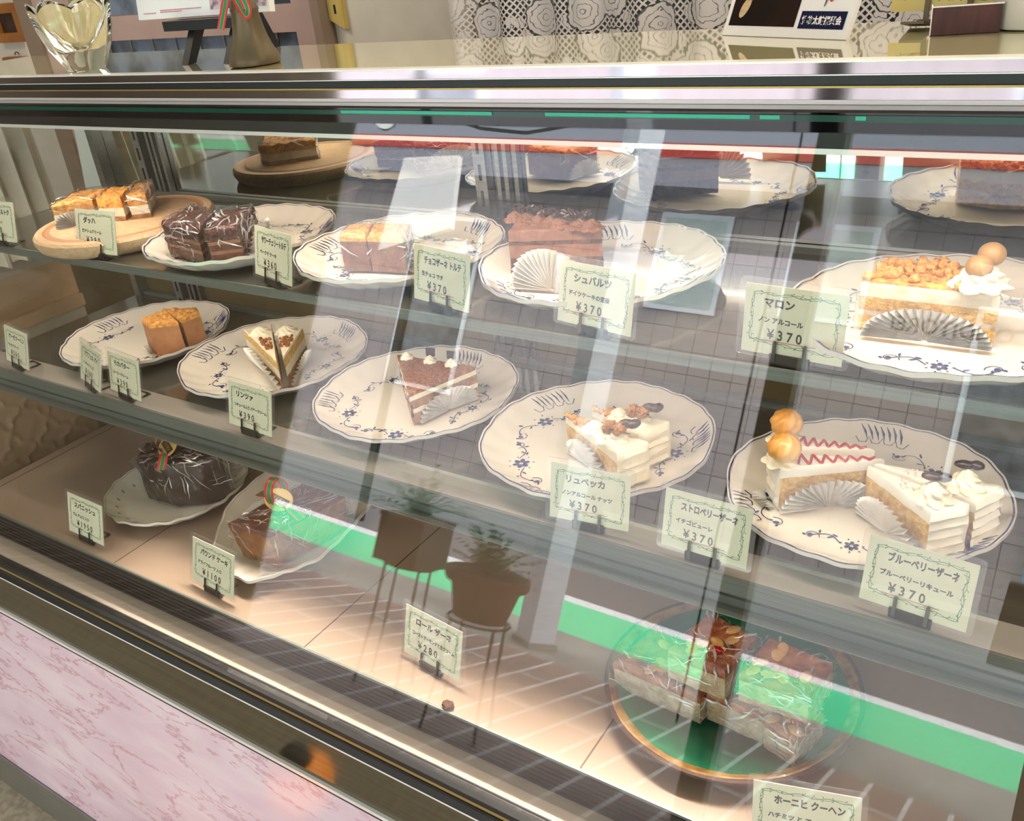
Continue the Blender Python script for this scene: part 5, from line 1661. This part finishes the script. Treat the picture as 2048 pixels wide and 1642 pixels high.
mb = MB(); mb.blob((.62, -9.82, 1.15), .035, 8); build('door_knob', mb, 'steel', dd)
# potted ferns on wire stands outside the door
def fern(mb, c, n, L_, seed):
    r_ = random.Random(seed)
    for i in range(n):
        a = r_.uniform(0, 6.28); el = r_.uniform(.5, 1.45); l = L_*r_.uniform(.6, 1.1)
        pts = []
        for k in range(8):
            s = k/7
            pts.append(Vector((c[0]+cos(a)*cos(el)*l*s*1.2, c[1]+sin(a)*cos(el)*l*s*1.2, c[2]+sin(el)*l*s-.5*l*s*s*cos(el))))
        mb.ribbon(pts, [.004]*8, (0, 0, 1))
        for k in range(1, 8):
            p = pts[k]; t_ = (pts[k]-pts[k-1]).normalized(); s_ = t_.cross(Vector((0, 0, 1))).normalized()
            for sg in (1, -1):
                q = p+s_*sg*.034*(1-.6*k/7)+t_*.012-Vector((0, 0, .008))
                mb.add([p, p.lerp(q, .5)+t_*.006, q, p.lerp(q, .5)-t_*.006], [(0, 1, 2, 3)])
def wire_stand(name, lab, c, r, h_):
    t = thing(name, lab, 'plant stand', (c[0], c[1], 0.003))
    mb = MB(); mb.tube([(c[0]+r*cos(2*pi*k/24), c[1]+r*sin(2*pi*k/24), h_) for k in range(25)], .005, 6); build('ring', mb, 'iron', t)
    for k in range(4):
        a = 2*pi*k/4+.5
        mb = MB(); mb.tube([(c[0]+r*cos(a), c[1]+r*sin(a), h_), (c[0]+r*1.05*cos(a), c[1]+r*1.05*sin(a), h_*.5), (c[0]+r*1.25*cos(a), c[1]+r*1.25*sin(a), .004)], .005, 6); build('leg', mb, 'iron', t)
c = (-1.68, -1.5+.0, 0)
wire_stand('plant_stand', 'black wire plant stand under the round terracotta pot', c, .115, .40)
t = thing('potted_fern', 'round terracotta pot with a green fern on the wire stand', 'potted plant', (c[0], c[1], .405))
mb = MB(); mb.lathe([(.085, .002), (.098, .003), (.128, .125), (.150, .13), (.156, .14), (.156, .17), (.145, .172), (.138, .155), (.0005, .15)], (c[0], c[1], .405), 40); build('pot', mb, 'terra', t)
mb = MB(); mb.lathe([(.137, .156), (.07, .162), (.0005, .163)], (c[0], c[1], .405), 24); build('soil', mb, 'soil', t)
mb = MB(); fern(mb, (c[0], c[1], .56), 46, .22, 3); build('fern_fronds', mb, 'leaf', t, smooth=False)
c = (-2.02, -1.55, 0)
wire_stand('plant_stand', 'black wire plant stand under the dark square planter', (-2.12, -1.62, 0), .10, .48)
t = thing('potted_fern', 'dark square planter with a green fern left of the round pot', 'potted plant', (-2.12, -1.62, .486))
mb = MB(); mb.prism([(-2.225, -1.725), (-2.015, -1.725), (-2.015, -1.515), (-2.225, -1.515)], 'z', .486, .66); build('planter', mb, 'mullion', t, smooth=False)
mb = MB(); mb.box(-2.23, -2.01, -1.73, -1.51, .6602, .675); build('planter_rim', mb, 'terra', t, smooth=False)
mb = MB(); fern(mb, (-2.12, -1.62, .675), 40, .24, 8); build('fern_fronds', mb, 'leaf', t, smooth=False)
# amber lantern low in front of the case, mirrored in the dark panel
q = Vector((-1.03, .30, 0.003))
t = thing('amber_lantern', 'small glowing amber glass lantern standing low before the case', 'lantern', q)
mb = MB(); mb.lathe([(.03, 0), (.034, .003), (.036, .2), (.034, .215), (.0005, .216)], q, 24); build('lantern_base', mb, 'iron', t)
mb = MB(); mb.lathe([(.034, .2165), (.05, .235), (.056, .265), (.05, .30), (.034, .318), (.0005, .32)], q, 24, mod=lambda a, z: 1+.06*cos(6*a)); build('amber_globe', mb, 'amber', t)
mb = MB(); mb.lathe([(.03, .3205), (.024, .34), (.006, .352), (.0005, .353)], q, 20); build('lantern_cap', mb, 'iron', t)
# handbag hung on the window frame beside the visitor
t = thing('handbag', 'dark red leather handbag hanging by its pale strap from the window frame', 'handbag', (.02, -1.44, .78))
mb = MB(); mb.prism([(-.10, .78), (.13, .78), (.115, 1.0), (-.085, 1.0)], 'y', -1.496, -1.40); build('bag_body', mb, 'bag', t, smooth=False)
mb = MB(); mb.tube([(-.05, -1.44, .998), (0, -1.46, 1.12), (.06, -1.492, 1.205), (.09, -1.492, 1.205), (.10, -1.46, 1.12), (.085, -1.44, .998)], .007, 8); build('strap', mb, 'kraft', t)
mb = MB(); mb.tube([(.075, -1.499, 1.195), (.075, -1.475, 1.195), (.075, -1.472, 1.212)], .004, 8); build('hook', mb, 'iron', t)
# ceiling lamps out of view, added to brighten the room
for i, (lx, ly) in enumerate(((-2.2, 0.6), (-0.4, 1.5), (1.3, 0.6))):
    t = thing('added_ceiling_lamp', ('added unseen square ceiling lamp over the door side', 'added unseen square ceiling lamp over the counter back', 'added unseen square ceiling lamp over the right side')[i], 'ceiling lamp', (lx, ly, 2.6))
    mb = MB(); mb.box(lx-.3, lx+.3, ly-.3, ly+.3, 2.56, 2.599); build('frame', mb, 'white', t, smooth=False)
    mb = MB(); mb.box(lx-.26, lx+.26, ly-.26, ly+.26, 2.548, 2.5595); build('diffuser', mb, 'lampwhite', t, smooth=False)
